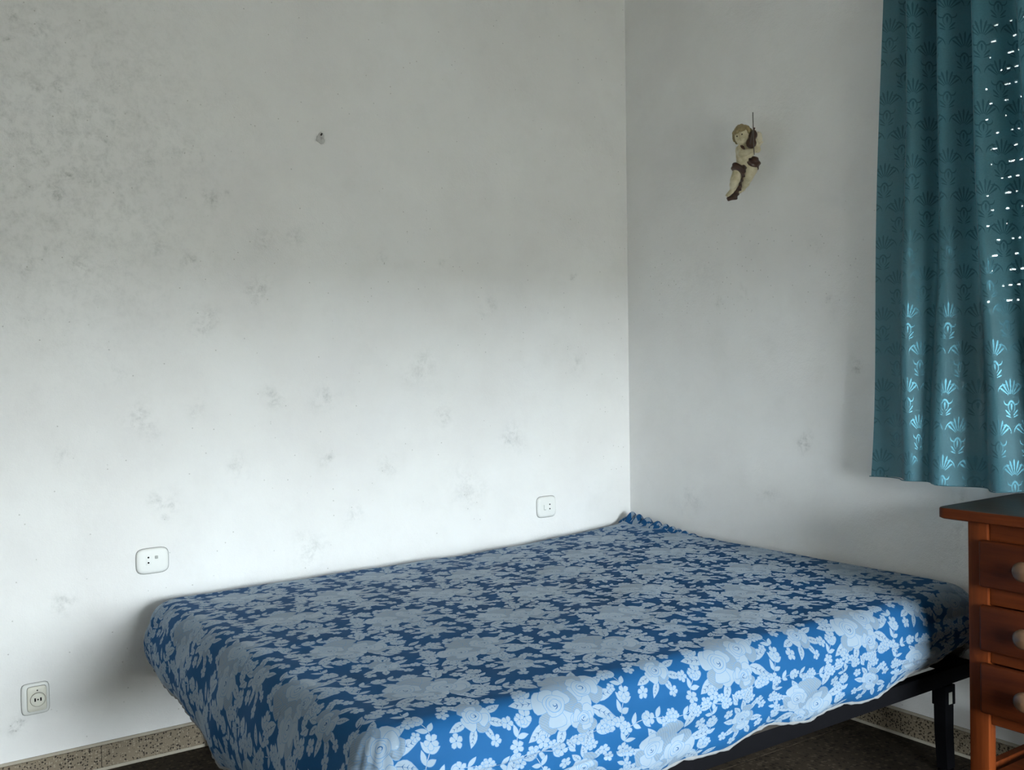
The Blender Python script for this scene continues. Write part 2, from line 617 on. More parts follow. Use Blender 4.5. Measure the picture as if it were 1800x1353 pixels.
def small_bouquet(m, x, y, k=1.0, mir=1):
    A = lambda t: t if mir > 0 else math.pi - t
    T = lambda px, py: (x + px * mir * k, y + py * k)
    for px, py, t, ln, wd in ((-0.02, -0.015, 3.5, .046, .020), (-0.024, 0.004, 2.9, .044, .019), (0.02, 0.02, 0.9, .046, .02), (0.026, -0.01, -0.3, .046, .02), (0.0, 0.03, 1.8, .044, .019), (0.012, -0.026, -1.1, .040, .018), (-0.012, 0.026, 2.3, .038, .017), (-0.01, -0.026, 4.2, .036, .016)):
        X, Y = T(px, py)
        m.leaf(X, Y, A(t), ln * k, wd * k)
    for px, py, r in ((0.052, 0.045, .016), (0.068, 0.022, .014), (-0.055, 0.038, .015), (-0.066, -0.03, .014), (0.06, -0.042, .015), (0.02, 0.068, .014), (-0.03, -0.058, .013)):
        X, Y = T(px, py)
        m.blossom(X, Y, r * k)
    X, Y = T(0, 0)
    m.petal(X, Y, A(1.2), .050 * k, .042 * k, 2, 0.45, 14)
    m.rose(X, Y, 0.035 * k, A(1.0))


def floral_shapes(W, H):
    m = Motif(0.0011)
    for x0, y0, ph in ((0.0, 0.49, 0.0), (0.5, 0.99, 1.5), (0.5, 0.49, 2.4), (0.0, 0.99, 0.7)):
        trail(m, (W * x0, H * y0), (W * (x0 + 0.5), H * (y0 + 0.02)), 0.012, 10, ph)
    for x0, y0, x1, y1, ph in ((0.52, 0.02, 0.55, 0.46, 0.5), (0.02, 0.52, 0.05, 0.96, 2.0), (0.47, 0.54, 0.55, 0.96, 1.0), (0.97, 0.04, 1.05, 0.46, 2.6)):
        trail(m, (W * x0, H * y0), (W * x1, H * y1), 0.014, 8, ph)
    for _ in range(6):
        m.blossom(rng.uniform(0, W), rng.choice([0.49, 0.99]) * H + rng.uniform(-.035, .035), rng.uniform(.011, .017))
    for _ in range(6):
        m.leaf(rng.uniform(0, W), rng.choice([0.49, 0.99]) * H + rng.uniform(-.04, .04), rng.uniform(0, 6.3), rng.uniform(.028, .042), rng.uniform(.013, .018))
    small_bouquet(m, W * 0.79, H * 0.27, 0.92, 1)
    small_bouquet(m, W * 0.29, H * 0.77, 0.92, -1)
    bouquet(m, W * 0.27, H * 0.24, 0.88, 1, 0.05)
    bouquet(m, W * 0.77, H * 0.74, 0.88, -1, -0.08)
    return m.sh


def fan_shapes(W, H):
    m = Motif(0.0)
    m.line = 1
    for cx, cy in ((W * 0.25, H * 0.30), (W * 0.75, H * 0.80)):
        for k in range(-3, 4):
            a = math.pi / 2 + k * 0.30
            ln = 0.040 - 0.0016 * abs(k) ** 1.6
            x0, y0 = cx + 0.010 * math.cos(a), cy + 0.004 + 0.010 * math.sin(a)
            t = np.linspace(0, 1, 8)
            wv = 0.0009 + 0.0030 * t ** 1.6 * np.sqrt(np.clip(1 - t ** 6, 0, 1))
            up = np.stack([t * ln, wv], 1)
            dn = np.stack([t * ln, -wv], 1)[::-1]
            m.sh.append((rot2(np.concatenate([up, dn]), a) + (x0, y0), 1))
        for sg in (-1, 1):
            m.arc(cx + sg * 0.020, cy + 0.012, 0.021, (0.15 if sg > 0 else math.pi - 0.15), (1.9 if sg > 0 else math.pi - 1.9), 0.0017, 1, 9, 1.25)
            m.arc(cx + sg * 0.013, cy - 0.006, 0.010, (3.4 if sg > 0 else -0.26), (6.6 if sg > 0 else -3.46), 0.0019, 1)
            m.petal(cx + sg * 0.004, cy - 0.046, math.pi / 2 - sg * 0.75, 0.024, 0.006, 1, 0.2, 9, 0.0)
            m.petal(cx + sg * 0.003, cy - 0.050, math.pi / 2 - sg * 1.2, 0.018, 0.005, 1, 0.2, 9, 0.0)
        m.arc(cx, cy - 0.022, 0.0105, -1.2, 4.3, 0.0018, 1, 16, 1.5)
        m.petal(cx, cy - 0.034, math.pi / 2, 0.022, 0.006, 1, 0.5, 9, 0.0)
    return m.sh


# ------------------------------------------------------------------ room shell
def wall_x(z):
    return 0.009 * z          # the right wall leans out a little


STAINS_L = [(-2.253, 2.198, 0.021, 0.6), (-2.181, 2.161, 0.026, 0.6), (-2.203, 1.99, 0.016, 0.9), (-2.147, 2.004, 0.019, 0.9), (-2.058, 1.937, 0.023, 0.6), (-1.984, 1.952, 0.027, 0.6), (-1.982, 1.915, 0.027, 0.5), (-2.072, 1.858, 0.014, 0.6), (-2.025, 1.864, 0.006, 0.9), (-2.213, 1.81, 0.022, 0.6), (-2.119, 1.789, 0.014, 0.7), (-2.114, 1.759, 0.02, 0.8), (-2.064, 1.733, 0.013, 1), (-2.158, 1.701, 0.02, 0.8), (-2.199, 1.536, 0.011, 1), (-2.094, 1.492, 0.024, 0.7), (-2.08, 1.474, 0.008, 1), (-1.711, 1.718, 0.023, 0.6), (-1.536, 1.595, 0.023, 0.6), (-1.428, 1.608, 0.024, 0.4), (-1.876, 1.558, 0.023, 0.5), (-1.788, 1.52, 0.019, 0.6), (-2.274, 2.121, 0.008, 0.8), (-2.014, 2.244, 0.006, 1), (-1.74, 1.841, 0.007, 0.8), (-1.888, 1.812, 0.023, 0.4), (-1.777, 2.14, 0.019, 0.3), (-1.942, 2.058, 0.015, 0.4), (-1.934, 1.889, 0.01, 0.5), (-1.333, 1.94, 0.012, 0.7), (-1.792, 1.847, 0.036, 0.4), (-1.966, 1.635, 0.02, 0.4), (-1.67, 1.731, 0.007, 0.8), (-1.738, 1.338, 0.034, 0.5), (-1.561, 1.44, 0.031, 0.6), (-1.523, 1.08, 0.026, 0.4), (-1.344, 1.073, 0.031, 0.4), (-1.339, 0.872, 0.02, 0.6), (-1.876, 0.77, 0.03, 0.5), (-1.408, 0.572, 0.036, 0.5), (-0.88, 0.994, 0.024, 0.5), (-0.582, 0.893, 0.035, 0.5), (-1.936, 1.027, 0.038, 0.4), (-1.773, 1.054, 0.021, 0.3), (-0.27, 1.517, 0.01, 0.9), (-0.866, 1.551, 0.014, 0.4), (-1.118, 1.551, 0.014, 0.4), (-2.174, 0.51, 0.021, 0.6), (-2.303, 0.181, 0.015, 0.9), (-1.25, 0.67, 0.027, 0.3), (-0.79, 0.717, 0.053, 0.3), (-0.673, 1.389, 0.029, 0.3), (-2.014, 1.166, 0.021, 0.4), (-0.97, 1.161, 0.047, 0.3), (-2.236, 1.496, 0.033, 0.4), (-2.162, 0.939, 0.021, 0.3), (-1.642, 0.866, 0.026, 0.3), (-1.115, 0.826, 0.028, 0.3), (-0.273, 1.169, 0.036, 0.3)]
STAINS_R = [(-0.897, 0.885, 0.007, 0.027, 0.9), (-0.622, 1.414, 0.014, 0.016, 0.4), (-0.939, 1.547, 0.019, 0.011, 0.4), (-1.004, 1.35, 0.007, 0.006, 0.5), (-0.51, 1.39, 0.009, 0.006, 0.5), (-1.105, 1.152, 0.007, 0.006, 0.8), (-0.345, 0.634, 0.049, 0.035, 0.3), (-1.452, 0.715, 0.005, 0.101, 0.5), (-0.74, 0.695, 0.051, 0.012, 0.25), (-0.425, 1.503, 0.058, 0.03, 0.2)]


def plaster_wall(name, a0, a1, z0, z1, step, place, stains, hole=None, thick=0.2, tdir=(0, 1, 0), mould=None):
    """grid wall in (a, z); hole = (a0, a1, z0, z1) left open with real reveals; stains are dirt marks of the plaster."""
    def lines(lo, hi, extra):
        n = max(1, round((hi - lo) / step))
        L = [lo + (hi - lo) * i / n for i in range(n + 1)]
        L += [e for e in extra if lo < e < hi]
        L = sorted(L)
        out = [L[0]]
        for q in L[1:]:
            if q - out[-1] > 0.002 or q in extra:
                if q in extra and q - out[-1] <= 0.002 and len(out) > 1:
                    out[-1] = q
                else:
                    out.append(q)
        return out
    A = lines(a0, a1, hole[:2] if hole else ())
    Z = lines(z0, z1, hole[2:] if hole else ())
    G = np.array([(a, z) for a in A for z in Z])
    st = np.zeros(len(G))
    for s in stains:
        a, z, ra, rz, k = s if len(s) == 5 else (s[0], s[1], s[2], s[2], s[3])
        ra, rz = max(ra, step * 0.8), max(rz, step * 0.8)
        wa = G[:, 0] + 0.35 * ra * np.sin(G[:, 1] * 2.2 / rz + a * 40)
        wz = G[:, 1] + 0.35 * rz * np.sin(G[:, 0] * 2.0 / ra + z * 50)
        st = np.maximum(st, k * np.exp(-((wa - a) / (1.25 * ra)) ** 2 - ((wz - z) / (1.25 * rz)) ** 2))
    if mould:
        a, z, ra, rz, k = mould
        st = np.maximum(st, k * np.exp(-((G[:, 0] - a) / ra) ** 2 - ((G[:, 1] - z) / rz) ** 2))
    tv = Vector(tdir) * thick
    verts = [place(a, z) for a, z in G]
    nz = len(Z)
    faces = []
    for i in range(len(A) - 1):
        for j in range(nz - 1):
            ca, cz = (A[i] + A[i + 1]) / 2, (Z[j] + Z[j + 1]) / 2
            if hole and hole[0] < ca < hole[1] and hole[2] < cz < hole[3]:
                continue
            faces.append((i * nz + j, (i + 1) * nz + j, (i + 1) * nz + j + 1, i * nz + j + 1))
    n0 = len(verts)

    def quad(c):
        b = len(verts)
        verts.extend(c)
        faces.append((b, b + 1, b + 2, b + 3))
    P = lambda a, z, k: Vector(place(a, z)) + tv * k
    rects = [(a0, a1, z0, z1)]
    if hole:
        h = hole
        rects = [(a0, h[0], z0, z1), (h[1], a1, z0, z1), (h[0], h[1], h[3], z1)]
        if h[2] > z0 + 1e-4:
            rects.append((h[0], h[1], z0, h[2]))
        ring = [(h[0], h[2]), (h[1], h[2]), (h[1], h[3]), (h[0], h[3])]
        for k in range(4):
            p, q = ring[k], ring[(k + 1) % 4]
            quad([P(*p, 0), P(*q, 0), P(*q, 1), P(*p, 1)])
    for r in rects:
        quad([P(r[0], r[2], 1), P(r[0], r[3], 1), P(r[1], r[3], 1), P(r[1], r[2], 1)])
    ring = [(a0, z0), (a1, z0), (a1, z1), (a0, z1)]
    for k in range(4):
        p, q = ring[k], ring[(k + 1) % 4]
        quad([P(*p, 0), P(*q, 0), P(*q, 1), P(*p, 1)])
    me = bpy.data.meshes.new(name)
    me.from_pydata([tuple(v) for v in verts], [], faces)
    at = me.attributes.new('stain', 'FLOAT', 'POINT')
    at.data.foreach_set('value', np.concatenate([st, np.zeros(len(verts) - n0)]).astype(np.float32))
    me.update()
    o = link(name, me, MW)
    o['kind'] = 'structure'
    return o


plaster_wall('wall_left', X_SIDE, 0.0, 0.0, CEIL, 0.012, lambda a, z: (a + wall_x(z) * (1 if a > -1e-6 else 0), 0.0, z), STAINS_L, None, 0.2, (0, 1, 0), (-2.15, 1.85, 0.42, 0.50, 0.34))
plaster_wall('wall_right', Y_BACK, 0.0, 0.0, CEIL, 0.02, lambda a, z: (wall_x(z), a, z), STAINS_R, WIN, 0.22, (1, 0, 0))
plaster_wall('wall_back', X_SIDE, 0.0, 0.0, CEIL, 0.1, lambda a, z: (a + wall_x(z) * (1 if a > -1e-6 else 0), Y_BACK, z), [], (DOOR[0], DOOR[1], 0.0, 2.15), 0.22, (0, -1, 0))
plaster_wall('wall_side', Y_BACK, 0.0, 0.0, CEIL, 0.1, lambda a, z: (X_SIDE, a, z), [], None, 0.2, (-1, 0, 0))
o = box('ceiling', X_SIDE - 0.2, 0.25, Y_BACK - 0.22, 0.2, CEIL, CEIL + 0.15, M_CEIL)
o['kind'] = 'structure'

# floor: bed of grout with single terrazzo tiles
floor = box('floor', X_SIDE - 0.2, 0.25, Y_BACK - 0.22, 0.2, -0.15, -0.003, M_GROUT)
floor['kind'] = 'structure'
TS, JW = 0.40, 0.003
bm = bmesh.new()
add_box(bm, -TS / 2 + JW / 2, TS / 2 - JW / 2, -TS / 2 + JW / 2, TS / 2 - JW / 2, -0.012, 0.0)
tile_me = bm_mesh('tile', bm)
tile_me.materials.append(M_FLOOR)
nx = int(math.ceil(-X_SIDE / TS))
ny = int(math.ceil(-Y_BACK / TS))
for i in range(nx):
    for j in range(ny):
        t = bpy.data.objects.new('tile', tile_me)
        COL.objects.link(t)
        t.parent = floor
        t.location = (-0.17 - TS * (i + 0.0), -0.11 - TS * (j + 0.0), random.uniform(-0.0004, 0.0))
        if t.location.x - TS / 2 < X_SIDE - 0.19:
            t.location.x = X_SIDE + 0.02

terrace = box('terrace_floor', -150, 150, -250.0, Y_BACK - 0.22, -0.15, -0.02, M_GROUND)
terrace['kind'] = 'structure'


# skirting: separate terrazzo pieces between two mortar lines
def skirting(name, a0, a1, place, n):
    bm = bmesh.new()
    L = (a1 - a0)

    def bb(a, b, d, z0, z1, t=bm):
        vs = [place(p, dd, z) for p in (a, b) for dd in (0.0005, d) for z in (z0, z1)]
        vs = [t.verts.new(v) for v in vs]
        for f in ((0, 1, 3, 2), (4, 6, 7, 5), (0, 4, 5, 1), (2, 3, 7, 6), (0, 2, 6, 4), (1, 5, 7, 3)):
            t.faces.new([vs[i] for i in f])
    bb(a0, a1, 0.0045, 0.072, 0.082)
    bb(a0, a1, 0.012, 0.0, 0.009)
    base = link(name, bm_mesh(name, bm), M_MORTAR)
    base['kind'] = 'structure'
    for k in range(n):
        b2 = bmesh.new()
        bb(a0 + L * k / n + 0.0008, a0 + L * (k + 1) / n - 0.0008, 0.0095 + random.uniform(-0.0006, 0.0006), 0.0085, 0.0735, b2)
        link('skirting_tile', bm_mesh('skirting_tile', b2), M_TERR, base)
    return base


skirting('baseboard_left', X_SIDE + 0.01, -0.012, lambda a, d, z: (a, -d, z), 9)
skirting('baseboard_right', Y_BACK + 0.01, -0.001, lambda a, d, z: (wall_x(z) - d, a, z), 10)

# ------------------------------------------------------------------ windows
win = box('window_1', 0.10, 0.15, WIN[0] + 0.001, WIN[1] - 0.001, WIN[2] + 0.001, WIN[2] + 0.05, M_ALU)
win['kind'] = 'structure'
bm = bmesh.new()
add_box(bm, 0.10, 0.15, WIN[0] + .001, WIN[0] + .05, WIN[2] + .05, WIN[3] - .05, .003)
add_box(bm, 0.10, 0.15, WIN[1] - .05, WIN[1] - .001, WIN[2] + .05, WIN[3] - .05, .003)
add_box(bm, 0.10, 0.15, WIN[0] + .001, WIN[1] - .001, WIN[3] - .05, WIN[3] - .001, .003)
add_box(bm, 0.10, 0.15, (WIN[0] + WIN[1]) / 2 - .03, (WIN[0] + WIN[1]) / 2 + .03, WIN[2] + .05, WIN[3] - .05, .003)
link('window_frame', bm_mesh('window_frame', bm), M_ALU, win)
ymid = (WIN[0] + WIN[1]) / 2
for y0, y1 in ((WIN[0] + .05, ymid - .03), (ymid + .03, WIN[1] - .05)):
    box('pane', 0.123, 0.127, y0, y1, WIN[2] + .05, WIN[3] - .05, M_GLASS, win)
# roller blind: shut slats below, a row of light slots between the upper slats
blind = thing('roller_blind', 'closed grey roller blind with light slots behind teal curtain', 'blind', (0.18, ymid, WIN[2]))
P = 0.0455
bw = (WIN[1] - WIN[0]) / 2 - 0.004
n_sl = int((WIN[3] - WIN[2]) / P)


def slat_mesh(slots):
    bm = bmesh.new()
    prof = [(-0.005, 0.0), (-0.007, P * 0.25), (-0.0075, P * 0.5), (-0.007, P * 0.75), (-0.005, P * 0.88), (0.004, P * 0.88), (0.005, P * 0.5), (0.004, 0.0)]
    for s in (-1, 1):
        pass
    a = [bm.verts.new((x, -bw, z)) for x, z in prof]
    b = [bm.verts.new((x, bw, z)) for x, z in prof]
    n = len(prof)
    for k in range(n):
        bm.faces.new((a[k], b[k], b[(k + 1) % n], a[(k + 1) % n]))
    bm.faces.new(a)
    bm.faces.new(b[::-1])
    z0, z1 = P * 0.88, P
    if not slots:
        add_box(bm, -0.003, 0.002, -bw, bw, z0, z1 + 0.001)
    else:
        y = -bw
        while y < bw:
            solid = random.choice((0.012, 0.022, 0.035, 0.05))
            add_box(bm, -0.003, 0.002, y, min(y + solid, bw), z0, z1 + 0.001)
            y += solid + random.choice((0.005, 0.008, 0.012, 0.02))
    return bm_mesh('slat', bm)


me_open, me_shut = [slat_mesh(True) for _ in range(7)], slat_mesh(False)
for me in me_open + [me_shut]:
    me.materials.append(M_SLAT)
for k in range(n_sl):
    o = bpy.data.objects.new('slat', me_open[(k * 3) % 7] if k >= 9 else me_shut)
    COL.objects.link(o)
    o.parent = blind
    o.location = (0, 0, 0.002 + k * P)
box('slat_top_rail', -0.01, 0.01, -bw, bw, 0.002 + n_sl * P, WIN[3] - WIN[2] - 0.001, M_SLAT, blind)

# terrace door behind the camera, its roller blind half down
dblind = thing('door_blind', 'half lowered grey roller blind in the terrace doorway', 'blind', ((DOOR[0] + DOOR[1]) / 2, Y_BACK - 0.12, 0))
dw = (DOOR[1] - DOOR[0]) / 2 - 0.004
bm = bmesh.new()
add_box(bm, -dw, dw, -0.006, 0.006, 0, P - 0.001, 0.003)
dsl = bm_mesh('slat', bm)
dsl.materials.append(M_SLAT)
z = DOOR[3]
while z < 2.15 - P:
    o = bpy.data.objects.new('slat', dsl)
    COL.objects.link(o)
    o.parent = dblind
    o.location = (0, 0, z)
    z += P
box('top_rail', -dw, dw, -0.006, 0.006, z, 2.149, M_SLAT, dblind)

# ------------------------------------------------------------------ bed
BX0, BX1, BY0, BY1 = -1.905, -0.024, -1.515, -0.04         # steel base
RZ0, RZ1 = 0.253, 0.297
bed = thing('bed_base', 'black steel bed base on legs under the blue floral mattress', 'bed base', ((BX0 + BX1) / 2, (BY0 + BY1) / 2, 0))
boff = (bed.location.x, bed.location.y, 0)
for y in (BY0, BY1 - 0.03):
    box('side_rail', BX0, BX1, y, y + 0.03, RZ0, RZ1, M_BLACK, bed, 0.003, 2, boff)
for x in (BX0, BX1 - 0.03):
    box('end_rail', x, x + 0.03, BY0 + 0.0305, BY1 - 0.0305, RZ0, RZ1, M_BLACK, bed, 0.003, 2, boff)
for k in range(1, 5):
    x = BX0 + (BX1 - BX0) * k / 5
    box('cross_bar', x - 0.015, x + 0.015, BY0 + 0.031, BY1 - 0.031, RZ0 + 0.008, RZ1 - 0.004, M_BLACK, bed, 0.002, 2, boff)
for lx, ly in ((-0.155, BY0 - 0.002), (-1.76, BY0 - 0.002), (-0.155, BY1 - 0.038), (-1.76, BY1 - 0.038)):
    bm = bmesh.new()
    v0 = [(-0.0205, 0), (0.0205, 0), (0.0205, 0.036), (-0.0205, 0.036)]
    v1 = [(-0.0185, 0.002), (0.0205, 0.002), (0.0205, 0.034), (-0.0185, 0.034)]
    top = [bm.verts.new((lx + p[0], ly + p[1], RZ0 - 0.001)) for p in v0]
    mid = [bm.verts.new((lx + p[0] * .95, ly + 0.018 + (p[1] - 0.018) * .95, 0.12)) for p in v0]
    bot = [bm.verts.new((lx + 0.008 + p[0] * .9, ly + 0.018 + (p[1] - 0.018) * .9, 0.014)) for p in v0]
    for A, B in ((top, mid), (mid, bot)):
        for k in range(4):
            bm.faces.new((A[k], A[(k + 1) % 4], B[(k + 1) % 4], B[k]))
    bm.faces.new(top)
    bm.faces.new(bot[::-1])
    bmesh.ops.translate(bm, verts=bm.verts[:], vec=(-boff[0], -boff[1], 0))
    leg = link('leg', bm_mesh('leg', bm), M_BLACK, bed)
    bm = bmesh.new()
    add_lathe(bm, [(0.0, 0.0), (0.021, 0.0), (0.023, 0.004), (0.021, 0.014), (0.0, 0.014)], 18, 'z', (lx + 0.008 - boff[0], ly + 0.018 - boff[1], 0))
    link('foot_pad', bm_mesh('foot_pad', bm, True, 40), M_BLACK, leg)
    bm = bmesh.new()
    add_box(bm, lx - 0.0245 - boff[0], lx + 0.0245 - boff[0], ly - 0.003 - boff[1], ly + 0.039 - boff[1], 0.196, RZ0 - 0.0005, 0.002)
    so = link('leg_socket', bm_mesh('leg_socket', bm, True, 40), M_BLACK, leg)
    if ly < -1 and lx > -1:
        box('socket_plate', lx - 0.009, lx + 0.007, ly - 0.0045, ly - 0.0028, 0.201, 0.234, M_STICK, leg, 0.0005, 1, boff)


def top_z(x, y):
    """height of the mattress top, a little lower towards the back of the left end, domed in the middle"""
    u = np.clip((x + 1.95) / 1.92, 0, 1)
    v = np.clip((y + 1.53) / 1.5, 0, 1)
    front = 0.527 - 0.012 * u
    back = 0.492 + 0.036 * np.clip((u - 0.55) / 0.45, 0, 1) ** 1.5
    z = front + (back - front) * v ** 1.3
    z = z + 0.012 * np.sin(math.pi * u) * np.sin(math.pi * v)
    z = z + 0.004 * np.sin(5.1 * x + 1.0) * np.sin(4.3 * y + 0.6) + 0.0022 * np.sin(13 * x - 6 * y) * np.sin(3 * y + 9 * x)
    return z


CX0, CX1, CY0, CY1 = -1.955, -0.010, -1.550, -0.022
RI, RR = 0.10, 0.062
HD = 0.205
SMAX = (RI - RR) + RR * math.pi / 2 + HD
IX0, IX1, IY0, IY1 = CX0 + RI, CX1 - RI, CY0 + RI, CY1 - RI


def cover_map(p, inset=0.0, hem=True):
    q = np.stack([np.clip(p[:, 0], IX0, IX1), np.clip(p[:, 1], IY0, IY1)], 1)
    d = p - q
    s = np.linalg.norm(d, axis=1)
    n = d / np.maximum(s, 1e-9)[:, None]
    s = np.minimum(s, SMAX)
    L0 = RI - RR
    th = np.clip((s - L0) / RR, 0, math.pi / 2)
    Rr = np.where(s < L0, s, L0 + RR * np.sin(th))
    Zr = -RR * (1 - np.cos(th))
    t = np.clip(s - L0 - RR * math.pi / 2, 0, HD)
    tt = t / HD
    ang = np.arctan2(n[:, 1], n[:, 0])
    front = np.clip(-n[:, 1], 0, 1)
    left = np.clip(-n[:, 0], 0, 1)
    right = np.clip(n[:, 0], 0, 1)
    u = np.clip((p[:, 0] - CX0) / (CX1 - CX0), 0, 1)
    # how far the hem comes down
    drop = 0.170 + 0 * u
    drop = drop - front * (0.016 + 0.012 * np.clip((u - 0.55) / 0.2, 0, 1) + 0.058 * np.clip((u - 0.80) / 0.2, 0, 1) ** 1.2)
    drop = drop + front * (0.010 * np.sin(9.0 * p[:, 0] + 0.6) + 0.007 * np.sin(23.0 * p[:, 0] + 1.0)) + front * 0.014 * np.clip((0.6 - u) / 0.6, 0, 1)
    lv = np.clip((-p[:, 1]) / 0.7, 0, 1)
    drop = drop + left * (-0.035 + 0.105 * lv ** 1.5 + 0.008 * np.sin(17 * p[:, 1]))
    Rr = Rr + np.where(t > 0, 0.016 * np.sin(math.pi * np.minimum(tt, 1) ** 0.8) - 0.022 * tt ** 5, 0) * (front + left) + left * tt * 0.012
    side = np.clip((s - L0) / 0.09, 0, 1)
    cloth = 0.0065 * np.sin(34 * (p[:, 1] + 0.10 * p[:, 0]) + 2.2 * np.sin(3.1 * p[:, 0])) * np.sin(2.3 * p[:, 0] + 0.7) * front * side
    cloth = cloth + 0.0035 * np.sin(61 * (p[:, 1] - 0.07 * p[:, 0]) + 3 * np.sin(5.2 * p[:, 0] + 1)) * front * side * np.sin(6.1 * p[:, 0]) ** 2
    cloth = cloth + 0.004 * np.sin(26 * p[:, 1] + 14 * p[:, 0]) * left * side
    cr = np.sin(25 * (p[:, 1] + 0.06 * np.sin(2.6 * p[:, 0] + 0.5)) + 1.0 + 1.5 * p[:, 0])
    cloth = cloth - 0.006 * np.exp(-((cr - 0.6) / 0.10) ** 2) * front * side * np.clip(np.sin(3.7 * p[:, 0] + 2.0) + 0.35, 0, 1)
    corner = np.clip(4 * np.abs(n[:, 0] * n[:, 1]) - 0.15, 0, 1) * side
    cloth = cloth + corner * 0.0012 * np.sin(26 * ang)
    Rr = Rr + cloth - inset
    x = q[:, 0] + n[:, 0] * Rr
    y = q[:, 1] + n[:, 1] * Rr
    z = top_z(np.clip(x, CX0, CX1), np.clip(y, CY0, CY1)) + Zr - tt * drop
    # loose creases on the top cloth
    flat = np.clip(1 - s / 0.08, 0, 1)
    z = z + flat * (0.0016 * np.sin(31 * p[:, 1] + 5 * np.sin(4 * p[:, 0])) * np.sin(3 * p[:, 0] + 1) ** 2)
    # rucked-up cloth by the far right corner
    ruck = np.exp(-((p[:, 0] + 0.06) / 0.045) ** 2) * np.clip((p[:, 1] + 0.62) / 0.5, 0, 1)
    z = z + ruck * (0.006 + 0.008 * np.sin(55 * p[:, 1] + 20 * p[:, 0]))
    return np.stack([x, y, z - inset * 0.6], 1)


def cloth_material(name, base, sheen_rough, spec, weave=900, hatch=False, vary=0.1, sheen=0.0):
    m = NT(name, sheen_rough, spec)
    m.b.inputs['Sheen Weight'].default_value = sheen
    m.b.inputs['Sheen Roughness'].default_value = 0.45
    m.b.inputs['Sheen Tint'].default_value = (0.80, 0.90, 1.0, 1)
    v = m.coord('Object')
    f = m.noise(v, 8, 4)
    c = m.mix(f, [x * (1 - vary) for x in base], [min(1, x * (1 + vary)) for x in base])
    if hatch:
        w = m.n('ShaderNodeTexWave', wave_type='BANDS', bands_direction='DIAGONAL')
        w.inputs['Scale'].default_value = 90
        w.inputs['Distortion'].default_value = 6.0
        w.inputs['Detail'].default_value = 2.0
        w.inputs['Detail Scale'].default_value = 0.25
        m.l(v, w.inputs['Vector'])
        c = m.mix(m.ramp(w.outputs['Fac'], [(0.35, 0.28), (0.6, 0.0)]), c, [x * 0.55 for x in base])
    m.color(c)
    m.bump(m.noise(v, weave, 2), 0.12, 0.0006)
    return m.m


M_BLUE = cloth_material('blue_satin_ground', (0.010, 0.065, 0.170), 0.65, 0.05)
M_FLOW = cloth_material('pale_woven_flower', (0.190, 0.245, 0.305), 0.6, 0.1, sheen=0.22)
M_FLOW2 = cloth_material('shaded_woven_petal', (0.138, 0.188, 0.246), 0.6, 0.1, hatch=True, sheen=0.22)
M_LINE = cloth_material('petal_outline_thread', (0.075, 0.17, 0.31), 0.5, 0.16)
M_HEM = simple('grey_white_hem_elastic', (0.17, 0.175, 0.18), 0.85, vary=0.25, scale=60, bump=0.5)

# mattress inside the cover (only its lower edge shows)
gx = np.linspace(CX0 + RI - SMAX, CX1 - RI + SMAX, 80)
gy = np.linspace(CY0 + RI - SMAX, CY1 - RI + SMAX, 66)
g = np.array([(a, b) for a in gx for b in gy])
mv = cover_map(g, 0.014)
mv[:, 2] = np.maximum(mv[:, 2], 0.2990)
mv[:, 0] = np.clip(mv[:, 0], -1.925, -0.03)
mv[:, 1] = np.clip(mv[:, 1], -1.519, -0.04)
q4 = [(i * 66 + j, (i + 1) * 66 + j, (i + 1) * 66 + j + 1, i * 66 + j + 1) for i in range(79) for j in range(65)]
bm = bmesh.new()
bv = [bm.verts.new(p) for p in mv]
for f in q4:
    bm.faces.new([bv[i] for i in f])
bmesh.ops.remove_doubles(bm, verts=bm.verts[:], dist=0.0015)
bmesh.ops.holes_fill(bm, edges=[e for e in bm.edges if len(e.link_faces) == 1], sides=0)
bedding = thing('mattress', 'large mattress in a blue floral fitted cover lying on the black bed base', 'mattress', ((CX0 + CX1) / 2, (CY0 + CY1) / 2, 0.298))
BINV = -np.array(bedding.location)
mat_o = link('mattress_core', bm_mesh('mattress_core', bm, True), M_TICK, bedding, BINV)
mat_o['label'] = 'brown mattress edge below the cover'

TW, TH = 0.46, 0.37
tile = make_tile(floral_shapes(TW, TH), TW, TH, 0.0125)
x_lo, x_hi, y_lo, y_hi = IX0 - SMAX, IX1 + SMAX, IY0 - SMAX, IY1 + SMAX
ntx, nty = math.ceil((x_hi - x_lo) / TW) + 1, math.ceil((y_hi - y_lo) / TH) + 1
V, T, L = spread_tile(tile, TW, TH, x_lo - 0.12, y_lo - 0.02, ntx, nty)
q = np.stack([np.clip(V[:, 0], IX0, IX1), np.clip(V[:, 1], IY0, IY1)], 1)
sd = np.linalg.norm(V - q, axis=1)
keep = (sd[T].min(1) < SMAX - 0.0005)
T, L = T[keep], L[keep]
over = sd > SMAX
V[over] = q[over] + (V[over] - q[over]) * (SMAX / sd[over])[:, None]
used, inv = np.unique(T, return_inverse=True)
V, T = V[used], inv.reshape(-1, 3)
XYZ = cover_map(V)
cme = mesh_np('mattress_cover', XYZ, T, L)
for m in (M_BLUE, M_FLOW, M_FLOW2, M_LINE):
    cme.materials.append(m)
cover = link('fitted_cover', cme, [M_BLUE, M_FLOW, M_FLOW2, M_LINE], bedding, BINV)
cover['label'] = 'blue satin cover woven with pale roses and leaves'
print('cover tris', len(T))
